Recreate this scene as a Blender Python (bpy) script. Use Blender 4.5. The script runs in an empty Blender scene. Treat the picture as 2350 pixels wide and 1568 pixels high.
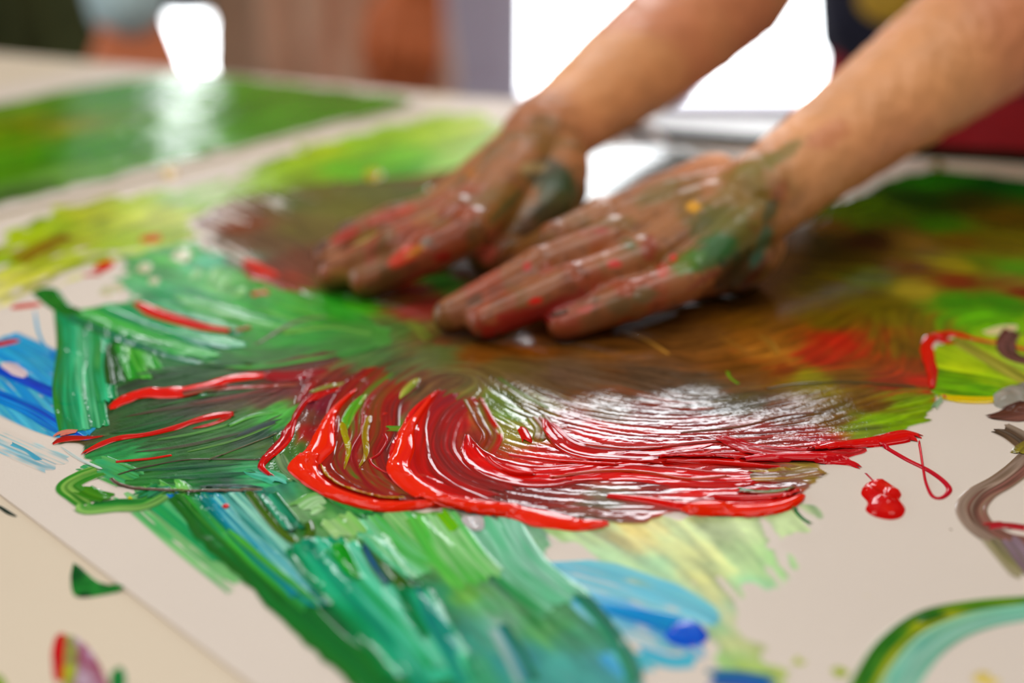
import bpy, bmesh, math, random
import numpy as np
from mathutils import Vector, Matrix

# ------------------------------------------------------------------ camera, world, light, exposure
sc = bpy.context.scene
COL = sc.collection
TZ = 0.75                       # table height
CAM_H = 0.27                    # camera above the table
PITCH = math.radians(25.0)
FPX = 50.0 / 36.0 * 2350.0      # focal length in pixels
cam_d = bpy.data.cameras.new('camera'); cam = bpy.data.objects.new('camera', cam_d); COL.objects.link(cam)
cam.location = (0, 0, TZ + CAM_H); cam.rotation_euler = (math.pi / 2 - PITCH, 0, 0)
cam_d.lens = 50; cam_d.sensor_width = 36; cam_d.clip_start = 0.02
cam_d.dof.use_dof = True; cam_d.dof.focus_distance = 0.545; cam_d.dof.aperture_fstop = 2.7
sc.camera = cam
sc.view_settings.view_transform = 'Standard'; sc.view_settings.look = 'None'
sc.view_settings.gamma = 1; sc.view_settings.use_curve_mapping = False
sc.view_settings.exposure = 0.0
sc.cycles.max_bounces = 8; sc.cycles.transparent_max_bounces = 12
sc.cycles.sample_clamp_indirect = 6
world = bpy.data.worlds.new('sky'); sc.world = world; world.use_nodes = True
bg = world.node_tree.nodes['Background']; bg.inputs[0].default_value = (0.75, 0.87, 1.0, 1); bg.inputs[1].default_value = 1.0

def area(name, loc, rot, sx, sy, power, color):
    l = bpy.data.lights.new(name, 'AREA'); l.shape = 'RECTANGLE'; l.size = sx; l.size_y = sy
    l.energy = power; l.color = color
    o = bpy.data.objects.new(name, l); COL.objects.link(o); o.location = loc; o.rotation_euler = rot
    return o
FILL_PANELS = [(-0.9, -0.75), (0.9, -0.75), (-0.9, 0.95), (0.9, 0.95)]
for lx, ly in FILL_PANELS:
    area('ceiling_fill', (lx, ly, 2.66), (0, 0, 0), 1.15, 0.6, 9.8, (1.0, 0.965, 0.92))  # unseen overhead lamps added for soft fill
# side fill light, added as if from an unseen window on the left
area('side_fill', (-2.36, 1.2, 1.55), (0, -math.pi / 2, 0), 1.3, 2.2, 4, (0.93, 0.97, 1.0))
PANE_STRENGTH = 11.0

# ------------------------------------------------------------------ helpers
def P(px, py, z=0.0):
    """point of the photograph -> point at height z over the table"""
    px = np.asarray(px, float); py = np.asarray(py, float)
    ang = PITCH + np.arctan((py - 784.0) / FPX)
    d = (CAM_H - z) / np.tan(ang)
    depth = d * math.cos(PITCH) + (CAM_H - z) * math.sin(PITCH)
    return (px - 1175.0) / FPX * depth, d
def W(px, py, z):
    x, y = P(px, py, z); return np.array([float(x), float(y), TZ + z])
def Q(px, py, depth):
    u = (784.0 - py) / FPX * depth
    return np.array([(px - 1175.0) / FPX * depth, depth * math.cos(PITCH) + u * math.sin(PITCH),
                     TZ + CAM_H - depth * math.sin(PITCH) + u * math.cos(PITCH)])
def to_px(v):
    x = v[:, 0]; y = v[:, 1]; z = v[:, 2] - TZ - CAM_H
    depth = y * math.cos(PITCH) - z * math.sin(PITCH); up = y * math.sin(PITCH) + z * math.cos(PITCH)
    return 1175 + FPX * x / depth, 784 - FPX * up / depth
def lin(c):
    c = np.asarray(c, float) / 255.0
    return np.where(c <= 0.04045, c / 12.92, ((c + 0.055) / 1.055) ** 2.4)
_tab = {}
def pig(c):
    c = np.maximum(lin(c), 0.0005); m = c.max(); return np.clip(m * (c / m) ** 1.2, 0.0005, 0.95)
def vnoise(x, y, seed=0):
    """smooth value noise 0..1"""
    if seed not in _tab: _tab[seed] = np.random.RandomState(seed + 11).rand(128, 128)
    t = _tab[seed]
    xi = np.floor(x).astype(int); yi = np.floor(y).astype(int); fx = x - xi; fy = y - yi
    fx = fx * fx * (3 - 2 * fx); fy = fy * fy * (3 - 2 * fy)
    a = t[xi % 128, yi % 128]; b = t[(xi + 1) % 128, yi % 128]; c = t[xi % 128, (yi + 1) % 128]; d = t[(xi + 1) % 128, (yi + 1) % 128]
    return (a * (1 - fx) + b * fx) * (1 - fy) + (c * (1 - fx) + d * fx) * fy
def sstep(a, b, x):
    t = np.clip((x - a) / (b - a + 1e-9), 0, 1); return t * t * (3 - 2 * t)

def tag(o, label=None, cat=None, group=None, kind=None):
    if label: o['label'] = label
    if cat: o['category'] = cat
    if group: o['group'] = group
    if kind: o['kind'] = kind
    return o
def link(name, me, parent=None, mat=None):
    o = bpy.data.objects.new(name, me); COL.objects.link(o)
    if parent is not None: o.parent = parent
    if mat is not None and me is not None: me.materials.append(mat)
    return o
def empty(name, loc=(0, 0, 0), label=None, cat=None, group=None):
    o = bpy.data.objects.new(name, None); COL.objects.link(o); o.location = loc; o.empty_display_size = 0.05
    return tag(o, label, cat, group)
def raw_mesh(name, verts, faces, smooth=True):
    """numpy verts (n,3), faces (m,k)"""
    me = bpy.data.meshes.new(name); n = len(verts); faces = np.asarray(faces); m, k = faces.shape
    me.vertices.add(n); me.vertices.foreach_set('co', np.asarray(verts, np.float32).ravel())
    me.loops.add(m * k); me.loops.foreach_set('vertex_index', faces.astype(np.int32).ravel())
    me.polygons.add(m); me.polygons.foreach_set('loop_start', np.arange(0, m * k, k, dtype=np.int32))
    me.polygons.foreach_set('use_smooth', np.full(m, smooth))
    me.update(calc_edges=True)
    return me
def set_col(me, rgb, alpha=None, name='Col'):
    a = me.color_attributes.new(name, 'FLOAT_COLOR', 'POINT')
    c = np.ones((len(rgb), 4), np.float32); c[:, :3] = rgb
    if alpha is not None: c[:, 3] = alpha
    a.data.foreach_set('color', c.ravel())
def bm_obj(name, bm, mat, parent=None, smooth=False):
    me = bpy.data.meshes.new(name); bm.to_mesh(me); bm.free()
    if smooth: me.polygons.foreach_set('use_smooth', np.full(len(me.polygons), True))
    return link(name, me, parent, mat)
def box(bm, c, s, rz=0.0, bev=0.0):
    M = Matrix.Translation(c) @ Matrix.Rotation(rz, 4, 'Z') @ Matrix.Diagonal((s[0], s[1], s[2], 1))
    g = bmesh.ops.create_cube(bm, size=1.0, matrix=M)
    if bev > 0:
        es = list({e for v in g['verts'] for e in v.link_edges})
        bmesh.ops.bevel(bm, geom=es, offset=bev, segments=2, affect='EDGES', profile=0.6)
def cyl(bm, p0, p1, r0, r1=None, seg=20):
    p0 = Vector(p0); p1 = Vector(p1); d = p1 - p0
    M = Matrix.Translation((p0 + p1) / 2) @ d.to_track_quat('Z', 'Y').to_matrix().to_4x4()
    bmesh.ops.create_cone(bm, cap_ends=True, segments=seg, radius1=r0, radius2=r0 if r1 is None else r1, depth=d.length, matrix=M)

# ------------------------------------------------------------------ materials
def mat_new(name):
    m = bpy.data.materials.new(name); m.use_nodes = True; nt = m.node_tree
    return m, nt, nt.nodes['Principled BSDF']
def plain(name, col, rough=0.6, noise=0.08, scale=20, bump=0.0, bscale=200, metal=0, spec=0.5):
    m, nt, b = mat_new(name); N = nt.nodes; L = nt.links
    tc = N.new('ShaderNodeTexCoord'); n = N.new('ShaderNodeTexNoise'); n.inputs['Scale'].default_value = scale; n.inputs['Detail'].default_value = 4
    L.new(tc.outputs['Object'], n.inputs['Vector'])
    r = N.new('ShaderNodeValToRGB'); c = lin(col)
    r.color_ramp.elements[0].position = 0.3; r.color_ramp.elements[1].position = 0.7
    r.color_ramp.elements[0].color = (*(c * (1 - noise)), 1); r.color_ramp.elements[1].color = (*np.clip(c * (1 + noise), 0, 1), 1)
    L.new(n.outputs['Fac'], r.inputs['Fac']); L.new(r.outputs['Color'], b.inputs['Base Color'])
    b.inputs['Roughness'].default_value = rough; b.inputs['Metallic'].default_value = metal
    b.inputs['Specular IOR Level'].default_value = spec
    if bump:
        n2 = N.new('ShaderNodeTexNoise'); n2.inputs['Scale'].default_value = bscale; n2.inputs['Detail'].default_value = 3
        L.new(tc.outputs['Object'], n2.inputs['Vector'])
        bp = N.new('ShaderNodeBump'); bp.inputs['Strength'].default_value = bump; bp.inputs['Distance'].default_value = 0.001
        L.new(n2.outputs['Fac'], bp.inputs['Height']); L.new(bp.outputs['Normal'], b.inputs['Normal'])
    return m
def paint_mat(name, rough, alpha, grain=0.25, gscale=1500, spec=0.5):
    """colour (and coverage) from the paint's own attribute, fine relief from noise"""
    m, nt, b = mat_new(name); N = nt.nodes; L = nt.links
    a = N.new('ShaderNodeAttribute'); a.attribute_name = 'Col'
    L.new(a.outputs['Color'], b.inputs['Base Color'])
    tc = N.new('ShaderNodeTexCoord')
    n = N.new('ShaderNodeTexNoise'); n.inputs['Scale'].default_value = gscale; n.inputs['Detail'].default_value = 2
    L.new(tc.outputs['Object'], n.inputs['Vector'])
    bp = N.new('ShaderNodeBump'); bp.inputs['Strength'].default_value = grain; bp.inputs['Distance'].default_value = 0.0002
    L.new(n.outputs['Fac'], bp.inputs['Height']); L.new(bp.outputs['Normal'], b.inputs['Normal'])
    b.inputs['Roughness'].default_value = rough; b.inputs['Specular IOR Level'].default_value = spec
    if alpha: L.new(a.outputs['Alpha'], b.inputs['Alpha'])
    return m
def emit(name, col, s):
    m, nt, b = mat_new(name); e = nt.nodes.new('ShaderNodeEmission'); e.inputs[0].default_value = (*col, 1); e.inputs[1].default_value = s
    nt.links.new(e.outputs[0], nt.nodes['Material Output'].inputs[0]); nt.nodes.remove(b); return m

M_PAPER = plain('cream_paper', (222, 209, 196), 0.62, 0.02, 9, 0.12, 900, spec=0.3)
M_TABLE = plain('cream_table_cover', (222, 206, 182), 0.6, 0.03, 5, 0.1, 500, spec=0.3)
M_TLEG = plain('grey_metal', (120, 120, 125), 0.4, 0.05)
M_WET = paint_mat('wet_paint', 0.10, False, 0.08, 1500, 0.13)
M_SMEAR = paint_mat('wet_smeared_paint', 0.12, False, 0.2, 1100, 0.22)
M_GLARE = paint_mat('wet_shining_smear', 0.055, False, 0.22, 800, 0.42)
M_MATT = paint_mat('settled_smear', 0.3, False, 0.25, 1200, 0.1)
M_GLOSS = paint_mat('thick_gloss_paint', 0.06, False, 0.02, 300, 0.22)
_b = M_GLOSS.node_tree.nodes['Principled BSDF']; _b.inputs['Subsurface Weight'].default_value = 0.5; _b.inputs['Subsurface Radius'].default_value = (1.0, 0.35, 0.2); _b.inputs['Subsurface Scale'].default_value = 0.0015
M_DRY = paint_mat('thin_paint', 0.4, False, 0.2, 1500, 0.25)
M_SKIN = paint_mat('painted_skin', 0.36, False, 0.3, 700)
_nt = M_SKIN.node_tree; _mr = _nt.nodes.new('ShaderNodeMapRange'); _mr.inputs['To Min'].default_value = 0.5; _mr.inputs['To Max'].default_value = 0.33
_nt.links.new([n for n in _nt.nodes if n.type == 'ATTRIBUTE'][0].outputs['Alpha'], _mr.inputs['Value']); _nt.links.new(_mr.outputs[0], _nt.nodes['Principled BSDF'].inputs['Roughness'])

# ------------------------------------------------------------------ paint: a running height map keeps the layers in order
HX0, HY0, HRES = -0.75, 0.2, 0.001
HMAP = np.zeros((1500, 1300), np.float32)       # metres over the table
CMAP = np.tile(lin((222, 209, 196)).astype(np.float32), (1500, 1300, 1))   # colour lying there already
def h_get(x, y):
    i = np.clip(((x - HX0) / HRES).astype(int), 1, 1497); j = np.clip(((y - HY0) / HRES).astype(int), 1, 1297)
    h = HMAP[i, j]
    for di, dj in ((1, 0), (0, 1), (1, 1), (-1, 0), (0, -1)): h = np.maximum(h, HMAP[i + di, j + dj])
    return h
def h_put(x, y, z):
    i = np.clip(((x - HX0) / HRES).astype(int), 1, 1497); j = np.clip(((y - HY0) / HRES).astype(int), 1, 1297)
    for di, dj in ((0, 0), (1, 0), (0, 1), (1, 1)): np.maximum.at(HMAP, (i + di, j + dj), z)

def c_get(x, y):
    fx = np.clip((x - HX0) / HRES - 0.5, 1, 1496); fy = np.clip((y - HY0) / HRES - 0.5, 1, 1296); i = fx.astype(int); j = fy.astype(int); fx = (fx - i)[:, None]; fy = (fy - j)[:, None]
    return (CMAP[i, j] * (1 - fx) + CMAP[i + 1, j] * fx) * (1 - fy) + (CMAP[i, j + 1] * (1 - fx) + CMAP[i + 1, j + 1] * fx) * fy
def c_put(x, y, c):
    i = np.clip(((x - HX0) / HRES).astype(int), 1, 1497); j = np.clip(((y - HY0) / HRES).astype(int), 1, 1297)
    for di, dj in ((1, 1), (1, 0), (0, 1), (0, 0)): CMAP[i + di, j + dj] = c
def cover(x, y, rgb, al):
    """thin or dry paint lets the layer under it show"""
    out = c_get(x, y) * (1 - al[:, None]) + rgb * al[:, None]; c_put(x, y, out); return out

def spline(pts, ds):
    """Catmull-Rom through pts (n,2), resampled every ds"""
    p = np.asarray(pts, float)
    if len(p) == 2: p = np.array([p[0], (p[0] + p[1]) / 2, p[1]])
    e = np.vstack([2 * p[0] - p[1], p, 2 * p[-1] - p[-2]]); out = []
    for i in range(1, len(e) - 2):
        a, b, c, d = e[i - 1], e[i], e[i + 1], e[i + 2]
        t = np.linspace(0, 1, 24, endpoint=False)[:, None]
        out.append(0.5 * (2 * b + (c - a) * t + (2 * a - 5 * b + 4 * c - d) * t ** 2 + (3 * b - a - 3 * c + d) * t ** 3))
    out = np.vstack(out + [p[-1:]])
    s = np.r_[0, np.cumsum(np.hypot(*np.diff(out, axis=0).T))]
    n = max(4, int(s[-1] / ds) + 1); q = np.linspace(0, s[-1], n)
    return np.c_[np.interp(q, s, out[:, 0]), np.interp(q, s, out[:, 1])], q
def px_path(pts, ds):
    x, y = P([a[0] for a in pts], [a[1] for a in pts]); return spline(np.c_[x, y], ds)

_seed = [100]
def stroke(parent, pts, w, cols, t=0.25, dry=0.0, dry_end=0.0, rag=4.0, taper=(0.0, 0.0), bead=False, mat=None, name='paint_stroke', label=None, jit=1.0, wob=0.0, closed_path=None):
    """one brush or finger stroke of paint: ribbon along pts (photo points on the sheet), w and t in mm"""
    _seed[0] += 1; sd = _seed[0]; rs = np.random.RandomState(sd)
    pw, s = px_path(pts, 0.0011) if closed_path is None else closed_path
    L = s[-1]; nu = len(pw)
    wm = w if np.isscalar(w) else max(w)
    nv = int(np.clip(wm / (0.55 if bead else 0.6), 7, 56)) | 1
    tg = np.gradient(pw, axis=0); tg /= np.linalg.norm(tg, axis=1)[:, None] + 1e-12; nm = np.c_[-tg[:, 1], tg[:, 0]]
    v = np.linspace(-1, 1, nv)
    vmm = v * wm / 2
    ragv = rag * 0.001 * (vnoise(vmm / 1.3 + 50, np.zeros(nv) + sd % 50, sd) - 0.2); ragw = rag * 0.001 * (vnoise(vmm / 1.3 + 90, np.zeros(nv) + 3, sd) - 0.2)
    ragv = np.clip(ragv, 0, L * 0.35); ragw = np.clip(ragw, 0, L * 0.35)
    U = ragv[None, :] + np.linspace(0, 1, nu)[:, None] * (L - ragv - ragw)[None, :]
    f = U / L * (nu - 1); i0 = np.clip(f.astype(int), 0, nu - 2); fr = (f - i0)[..., None]
    C = pw[i0] * (1 - fr) + pw[i0 + 1] * fr; Nn = nm[i0] * (1 - fr) + nm[i0 + 1] * fr
    un = U / L
    ww = np.interp(un, np.linspace(0, 1, len(w)), w) if not np.isscalar(w) else np.full(un.shape, float(w))
    if taper[0] > 0: ww = ww * np.sqrt(np.clip(un / taper[0], 0.02, 1))
    if taper[1] > 0: ww = ww * np.sqrt(np.clip((1 - un) / taper[1], 0.02, 1))
    V = np.broadcast_to(v, un.shape)
    edge = 1 + (wob * (vnoise(U * 1000 / 5, np.sign(V) * 3 + 7, sd + 1) - 0.5))
    XY = C + Nn * (V * ww * 0.0005 * edge)[..., None]
    x = XY[..., 0].ravel(); y = XY[..., 1].ravel()
    umm = (U * 1000).ravel(); vv = (V * ww / 2).ravel(); va = np.abs(V.ravel())
    if bead:
        prof = np.sqrt(np.clip(1 - va ** 2, 0, 1)) * (0.85 + 0.3 * vnoise(umm / 24, vv / 9, sd + 2))
        e0 = np.clip(np.minimum(un, 1 - un).ravel() * L * 1000 / (wm * 0.6), 0.0, 1); prof = prof * np.sqrt(e0)
    else:
        br = vnoise(umm / 22, vv / 0.95, sd + 2)
        prof = (0.25 + 0.6 * br + 0.35 * vnoise(umm / 40, vv / 3, sd + 4)) + 0.5 * np.exp(-((va - 0.86) / 0.09) ** 2) * vnoise(umm / 14, vv * 0 + np.sign(vv) * 2 + 5, sd + 5)
        prof = 0.55 * prof * np.clip((1 - va) / 0.1, 0, 1) * np.clip(np.minimum(un, 1 - un).ravel() * L * 1000 / 1.5, 0, 1)
    PROF = prof
    pal = np.array([pig(c) for c in cols]); k = len(pal)
    if k > 1:
        g = (V.ravel() + 1) / 2 * (k - 1) + jit * (vnoise(umm / 26, vv / 1.1, sd + 6) - 0.5) * 2.2 + 0.8 * jit * (vnoise(umm / 15, vv / 5, sd + 7) - 0.5)
        g = np.clip(g, 0, k - 1.0001); gi = g.astype(int); gf = (g - gi)[:, None]
        rgb = pal[gi] * (1 - gf) + pal[np.minimum(gi + 1, k - 1)] * gf
    else: rgb = np.repeat(pal, len(x), 0)
    if not bead: rgb = rgb * (0.62 + 0.62 * (0.65 * vnoise(umm / 20, vv / 0.62, sd + 8) + 0.35 * vnoise(umm / 30, vv / 2.1, sd + 12)))[:, None]
    d = dry + dry_end * np.maximum(un.ravel() - 0.5, 0) * 2
    nz = 0.6 * vnoise(umm / 16, vv / 0.85, sd + 9) + 0.4 * vnoise(umm / 6, vv / 3, sd + 10)
    al = np.where(d > 0.01, sstep(d - 0.14, d + 0.14, nz), 1.0)
    al = al * (sstep(0, 0.1, 1 - va) if not bead else 1.0)
    z = h_get(x, y) + 0.00004 + PROF * np.sqrt(np.clip(al, 0, 1)) * t * 0.001
    verts = np.c_[x, y, TZ + z]
    idx = np.arange(nu * nv).reshape(nu, nv)
    F = np.c_[idx[:-1, :-1].ravel(), idx[1:, :-1].ravel(), idx[1:, 1:].ravel(), idx[:-1, 1:].ravel()]
    rgb = cover(x, y, rgb, al)
    me = raw_mesh(name, verts, F); set_col(me, rgb)
    o = link(name, me, parent, mat or (M_GLOSS if bead else M_WET))
    if label: o['label'] = label
    h_put(x, y, z)
    return o

def blob(parent, outline, cols, t=0.8, mat=None, name='paint_blob', label=None, bumps=0.25):
    """thick patch of paint: outline in photo points, domed"""
    _seed[0] += 1; sd = _seed[0]
    p, s = px_path(list(outline) + [outline[0]], 0.0009); c = p.mean(0); n = len(p); R = 9
    rr = np.linspace(0, 1, R)
    XY = c + (p[None, :, :] - c) * rr[:, None, None]
    x = XY[..., 0].ravel(); y = XY[..., 1].ravel(); r = np.repeat(rr, n)
    z = h_get(x, y) + 0.00004 + 0.001 * t * np.sqrt(np.clip(1 - r ** 2.6, 0, 1)) * (1 - bumps + 2 * bumps * vnoise(x * 260, y * 260, sd))
    pal = np.array([pig(q) for q in cols]); k = len(pal)
    g = np.clip(vnoise(x * 180, y * 180, sd + 1) * 1.3 - 0.15, 0, 0.9999) * (k - 1); gi = g.astype(int); gf = (g - gi)[:, None]
    rgb = pal[gi] * (1 - gf) + pal[np.minimum(gi + 1, k - 1)] * gf
    idx = np.arange(R * n).reshape(R, n)
    F = np.c_[idx[:-1, :-1].ravel(), idx[1:, :-1].ravel(), idx[1:, 1:].ravel(), idx[:-1, 1:].ravel()]
    me = raw_mesh(name, np.c_[x, y, TZ + z], F); set_col(me, rgb)
    o = link(name, me, parent, mat or M_GLOSS)
    if label: o['label'] = label
    c_put(x, y, rgb); h_put(x, y, z); return o

def resize(a, sh):
    h, w = a.shape; yi = np.linspace(0, h - 1, sh[0]); xi = np.linspace(0, w - 1, sh[1])
    y0 = np.clip(yi.astype(int), 0, h - 2); x0 = np.clip(xi.astype(int), 0, w - 2); fy = (yi - y0)[:, None]; fx = (xi - x0)[None]
    return (a[y0][:, x0] * (1 - fy) * (1 - fx) + a[y0 + 1][:, x0] * fy * (1 - fx) + a[y0][:, x0 + 1] * (1 - fy) * fx + a[y0 + 1][:, x0 + 1] * fy * fx)
def blur(a, n=1):
    for _ in range(n):
        a = (np.roll(a, 1, 0) + 2 * a + np.roll(a, -1, 0)) / 4; a = (np.roll(a, 1, 1) + 2 * a + np.roll(a, -1, 1)) / 4
    return a
def norm(a):
    return (a - a.mean()) / (a.std() + 1e-9)
def lic(noises, vx, vy, L):
    h, w = vx.shape; gy, gx = np.mgrid[0:h, 0:w].astype(np.float32); acc = [n.copy() for n in noises]
    for sg in (1, -1):
        x = gx.copy(); y = gy.copy(); px = vx * sg; py = vy * sg
        for k in range(L):
            x += px; y += py
            ix = np.clip(np.rint(x), 0, w - 1).astype(np.int32); iy = np.clip(np.rint(y), 0, h - 1).astype(np.int32)
            for a, n in zip(acc, noises): a += n[iy, ix]
            ux = vx[iy, ix]; uy = vy[iy, ix]; s = np.where(ux * px + uy * py < 0, -1, 1).astype(np.float32); px = ux * s; py = uy * s
    return [norm(a) for a in acc]
def inside(poly, x, y):
    r = np.zeros(x.shape, bool); n = len(poly); j = n - 1
    for i in range(n):
        xi, yi = poly[i]; xj, yj = poly[j]
        r ^= ((yi > y) != (yj > y)) & (x < (xj - xi) * (y - yi) / (yj - yi + 1e-12) + xi); j = i
    return r
def film(parent, poly, cps, flows, res=0.7, t=0.12, amp=0.08, ridge=1.5, L=16, LH=7, feather=3, rag=3.0, mat=None, dry=0.0, name='paint_smear', label=None, streak=1.0, soft=0.004, amps=None, dens=None):
    """a smeared layer of paint: colours run from the given spots along the strokes' direction (line integral convolution)"""
    _seed[0] += 1; sd = _seed[0]; rs = np.random.RandomState(sd)
    X, Y = P([a[0] for a in poly], [a[1] for a in poly])
    PL, _ = spline(np.c_[np.r_[X, X[0]], np.r_[Y, Y[0]]], 0.003)
    r = res * 0.001; m = 0.006
    gx = np.arange(PL[:, 0].min() - m, PL[:, 0].max() + m, r); gy = np.arange(PL[:, 1].min() - m, PL[:, 1].max() + m, r)
    GX, GY = np.meshgrid(gx, gy); sh = GX.shape
    # flow direction
    S = []
    for fl in flows:
        p, _ = px_path(fl, 0.008); d = np.gradient(p, axis=0); d /= np.linalg.norm(d, axis=1)[:, None] + 1e-12
        S.append(np.c_[p, d])
    S = np.vstack(S); st = 6
    cx, cy = np.meshgrid(gx[::st], gy[::st]); c2 = np.zeros(cx.shape); s2 = np.zeros(cx.shape)
    for a, b, dx, dy in S:
        w_ = 1 / ((cx - a) ** 2 + (cy - b) ** 2 + 2.5e-5) ** 1.8; c2 += w_ * (dx * dx - dy * dy); s2 += w_ * 2 * dx * dy
    th = 0.5 * np.arctan2(s2, c2)
    mag = np.hypot(c2, s2) + 1e-12; c2 = resize(c2 / mag, sh); s2 = resize(s2 / mag, sh); th = 0.5 * np.arctan2(s2, c2)
    vx = np.cos(th).astype(np.float32); vy = np.sin(th).astype(np.float32)
    nz = [norm(blur(rs.rand(*sh).astype(np.float32), 3)) for _ in range(4)]
    N4 = lic(nz, vx, vy, L)
    HN = lic([norm(blur(rs.rand(*sh).astype(np.float32), max(1, int((ridge / res) ** 2 * 0.55))))], vx, vy, LH)[0]
    # colours
    num = np.zeros(sh + (3,)); den = np.zeros(sh)
    for i, (a, b, c) in enumerate(cps):
        x0, y0 = P(a, b); w_ = np.exp(streak * N4[i % 4]) / ((GX - x0) ** 2 + (GY - y0) ** 2 + soft ** 2) ** 2.2
        num += w_[..., None] * pig(c); den += w_
    rgb = num / den[..., None]
    rgb *= np.clip(1 + 0.16 * N4[1] + 0.08 * HN, 0.5, 1.6)[..., None]
    # coverage
    wob = rag * 0.001
    qx = GX + wob * (vnoise(GX * 180, GY * 180, sd) - 0.5) * 2 + wob * 0.35 * N4[2]; qy = GY + wob * (vnoise(GX * 180, GY * 180, sd + 1) - 0.5) * 2 + wob * 0.35 * N4[3]
    ins = inside(PL, qx, qy).astype(np.float32)
    cov = blur(ins, feather) if feather else ins
    al = sstep(0.25, 0.75, cov)
    if dry > 0 or dens is not None:
        dd = np.full(sh, dry)
        if dens is not None:
            num = np.zeros(sh); den = np.zeros(sh)
            for a, b, c in dens:
                x0, y0 = P(a, b); w_ = 1 / ((GX - x0) ** 2 + (GY - y0) ** 2 + 1e-5) ** 1.5; num += w_ * c; den += w_
            dd = np.maximum(num / den - 0.17, 0) * 1.4
        q = 0.5 + 0.22 * N4[0] + 0.12 * HN
        al = al * np.where(dd > 0.01, sstep(dd - 0.16, dd + 0.16, q), 1)
    A = np.full(sh, amp)
    if amps is not None:
        num = np.zeros(sh); den = np.zeros(sh)
        for a, b, c in amps:
            x0, y0 = P(a, b); w_ = 1 / ((GX - x0) ** 2 + (GY - y0) ** 2 + 1e-5) ** 2; num += w_ * c; den += w_
        A = num / den
    hz = (t + A * HN + 0.4 * A * N4[0]) * sstep(0.1, 0.9, cov) * np.sqrt(al)
    keep = cov > 0.04
    z = h_get(GX.ravel(), GY.ravel()).reshape(sh); z = blur(z, 2) + 0.00004 + 0.001 * np.clip(hz, 0.0, 2)
    z = np.maximum(z, h_get(GX.ravel(), GY.ravel()).reshape(sh) + 0.00002)
    fk = keep[:-1, :-1] & keep[1:, :-1] & keep[1:, 1:] & keep[:-1, 1:]
    idx = np.arange(GX.size).reshape(sh)
    F = np.stack([idx[:-1, :-1][fk], idx[:-1, 1:][fk], idx[1:, 1:][fk], idx[1:, :-1][fk]], 1)
    used = np.unique(F); rm = np.full(GX.size, -1); rm[used] = np.arange(len(used)); F = rm[F]
    V = np.c_[GX.ravel()[used], GY.ravel()[used], TZ + z.ravel()[used]]
    me = raw_mesh(name, V, F); set_col(me, cover(V[:, 0], V[:, 1], rgb.reshape(-1, 3)[used], al.ravel()[used]))
    o = link(name, me, parent, mat or M_SMEAR)
    if label: o['label'] = label
    zz = z.ravel()[used]; h_put(V[:, 0], V[:, 1], zz)
    return o

# ------------------------------------------------------------------ room
def slab(name, c, s, mat, kind='structure'):
    bm = bmesh.new(); box(bm, c, s); o = bm_obj(name, bm, mat); o['kind'] = kind; return o
M_WALL = plain('lilac_grey_plaster', (176, 168, 186), 0.8, 0.03, 3)
M_DARKWALL = plain('brown_panelling', (96, 84, 74), 0.7, 0.1, 3)
M_CEIL = plain('grey_ceiling', (150, 146, 142), 0.8, 0.02, 3)
M_FLOOR = plain('grey_floor', (150, 146, 142), 0.35, 0.1, 2)
M_FRAME = plain('lilac_grey_frame', (188, 182, 200), 0.4, 0.03)
M_DARKFRAME = plain('dark_frame', (60, 62, 60), 0.4, 0.05)
M_PANE = emit('bright_daylight', (0.93, 0.97, 1.0), PANE_STRENGTH)
X0, X1, Y0, Y1, ZC = -2.5, 2.5, -1.6, 3.55, 2.75
slab('floor', (0, (Y0 + Y1) / 2, -0.05), (X1 - X0 + 0.4, Y1 - Y0 + 0.4, 0.1), M_FLOOR)
slab('ceiling', (0, (Y0 + Y1) / 2, ZC + 0.05), (X1 - X0 + 0.4, Y1 - Y0 + 0.4, 0.1), M_CEIL)
slab('wall_front', (0, Y0 - 0.05, ZC / 2), (X1 - X0 + 0.2, 0.1, ZC), M_DARKWALL)
slab('wall_right', (X1 + 0.05, (Y0 + Y1) / 2, ZC / 2), (0.1, Y1 - Y0, ZC), M_DARKWALL)
# left wall with a window opening
bm = bmesh.new()
box(bm, (X0 - 0.05, (Y0 + Y1) / 2, 0.42), (0.1, Y1 - Y0, 0.84)); box(bm, (X0 - 0.05, (Y0 + Y1) / 2, (2.26 + ZC) / 2), (0.1, Y1 - Y0, ZC - 2.26))
box(bm, (X0 - 0.05, (Y0 + 0.05) / 2, 1.55), (0.1, 0.05 - Y0, 1.42)); box(bm, (X0 - 0.05, (2.35 + Y1) / 2, 1.55), (0.1, Y1 - 2.35, 1.42))
bm_obj('wall_left', bm, M_WALL)['kind'] = 'structure'
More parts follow.
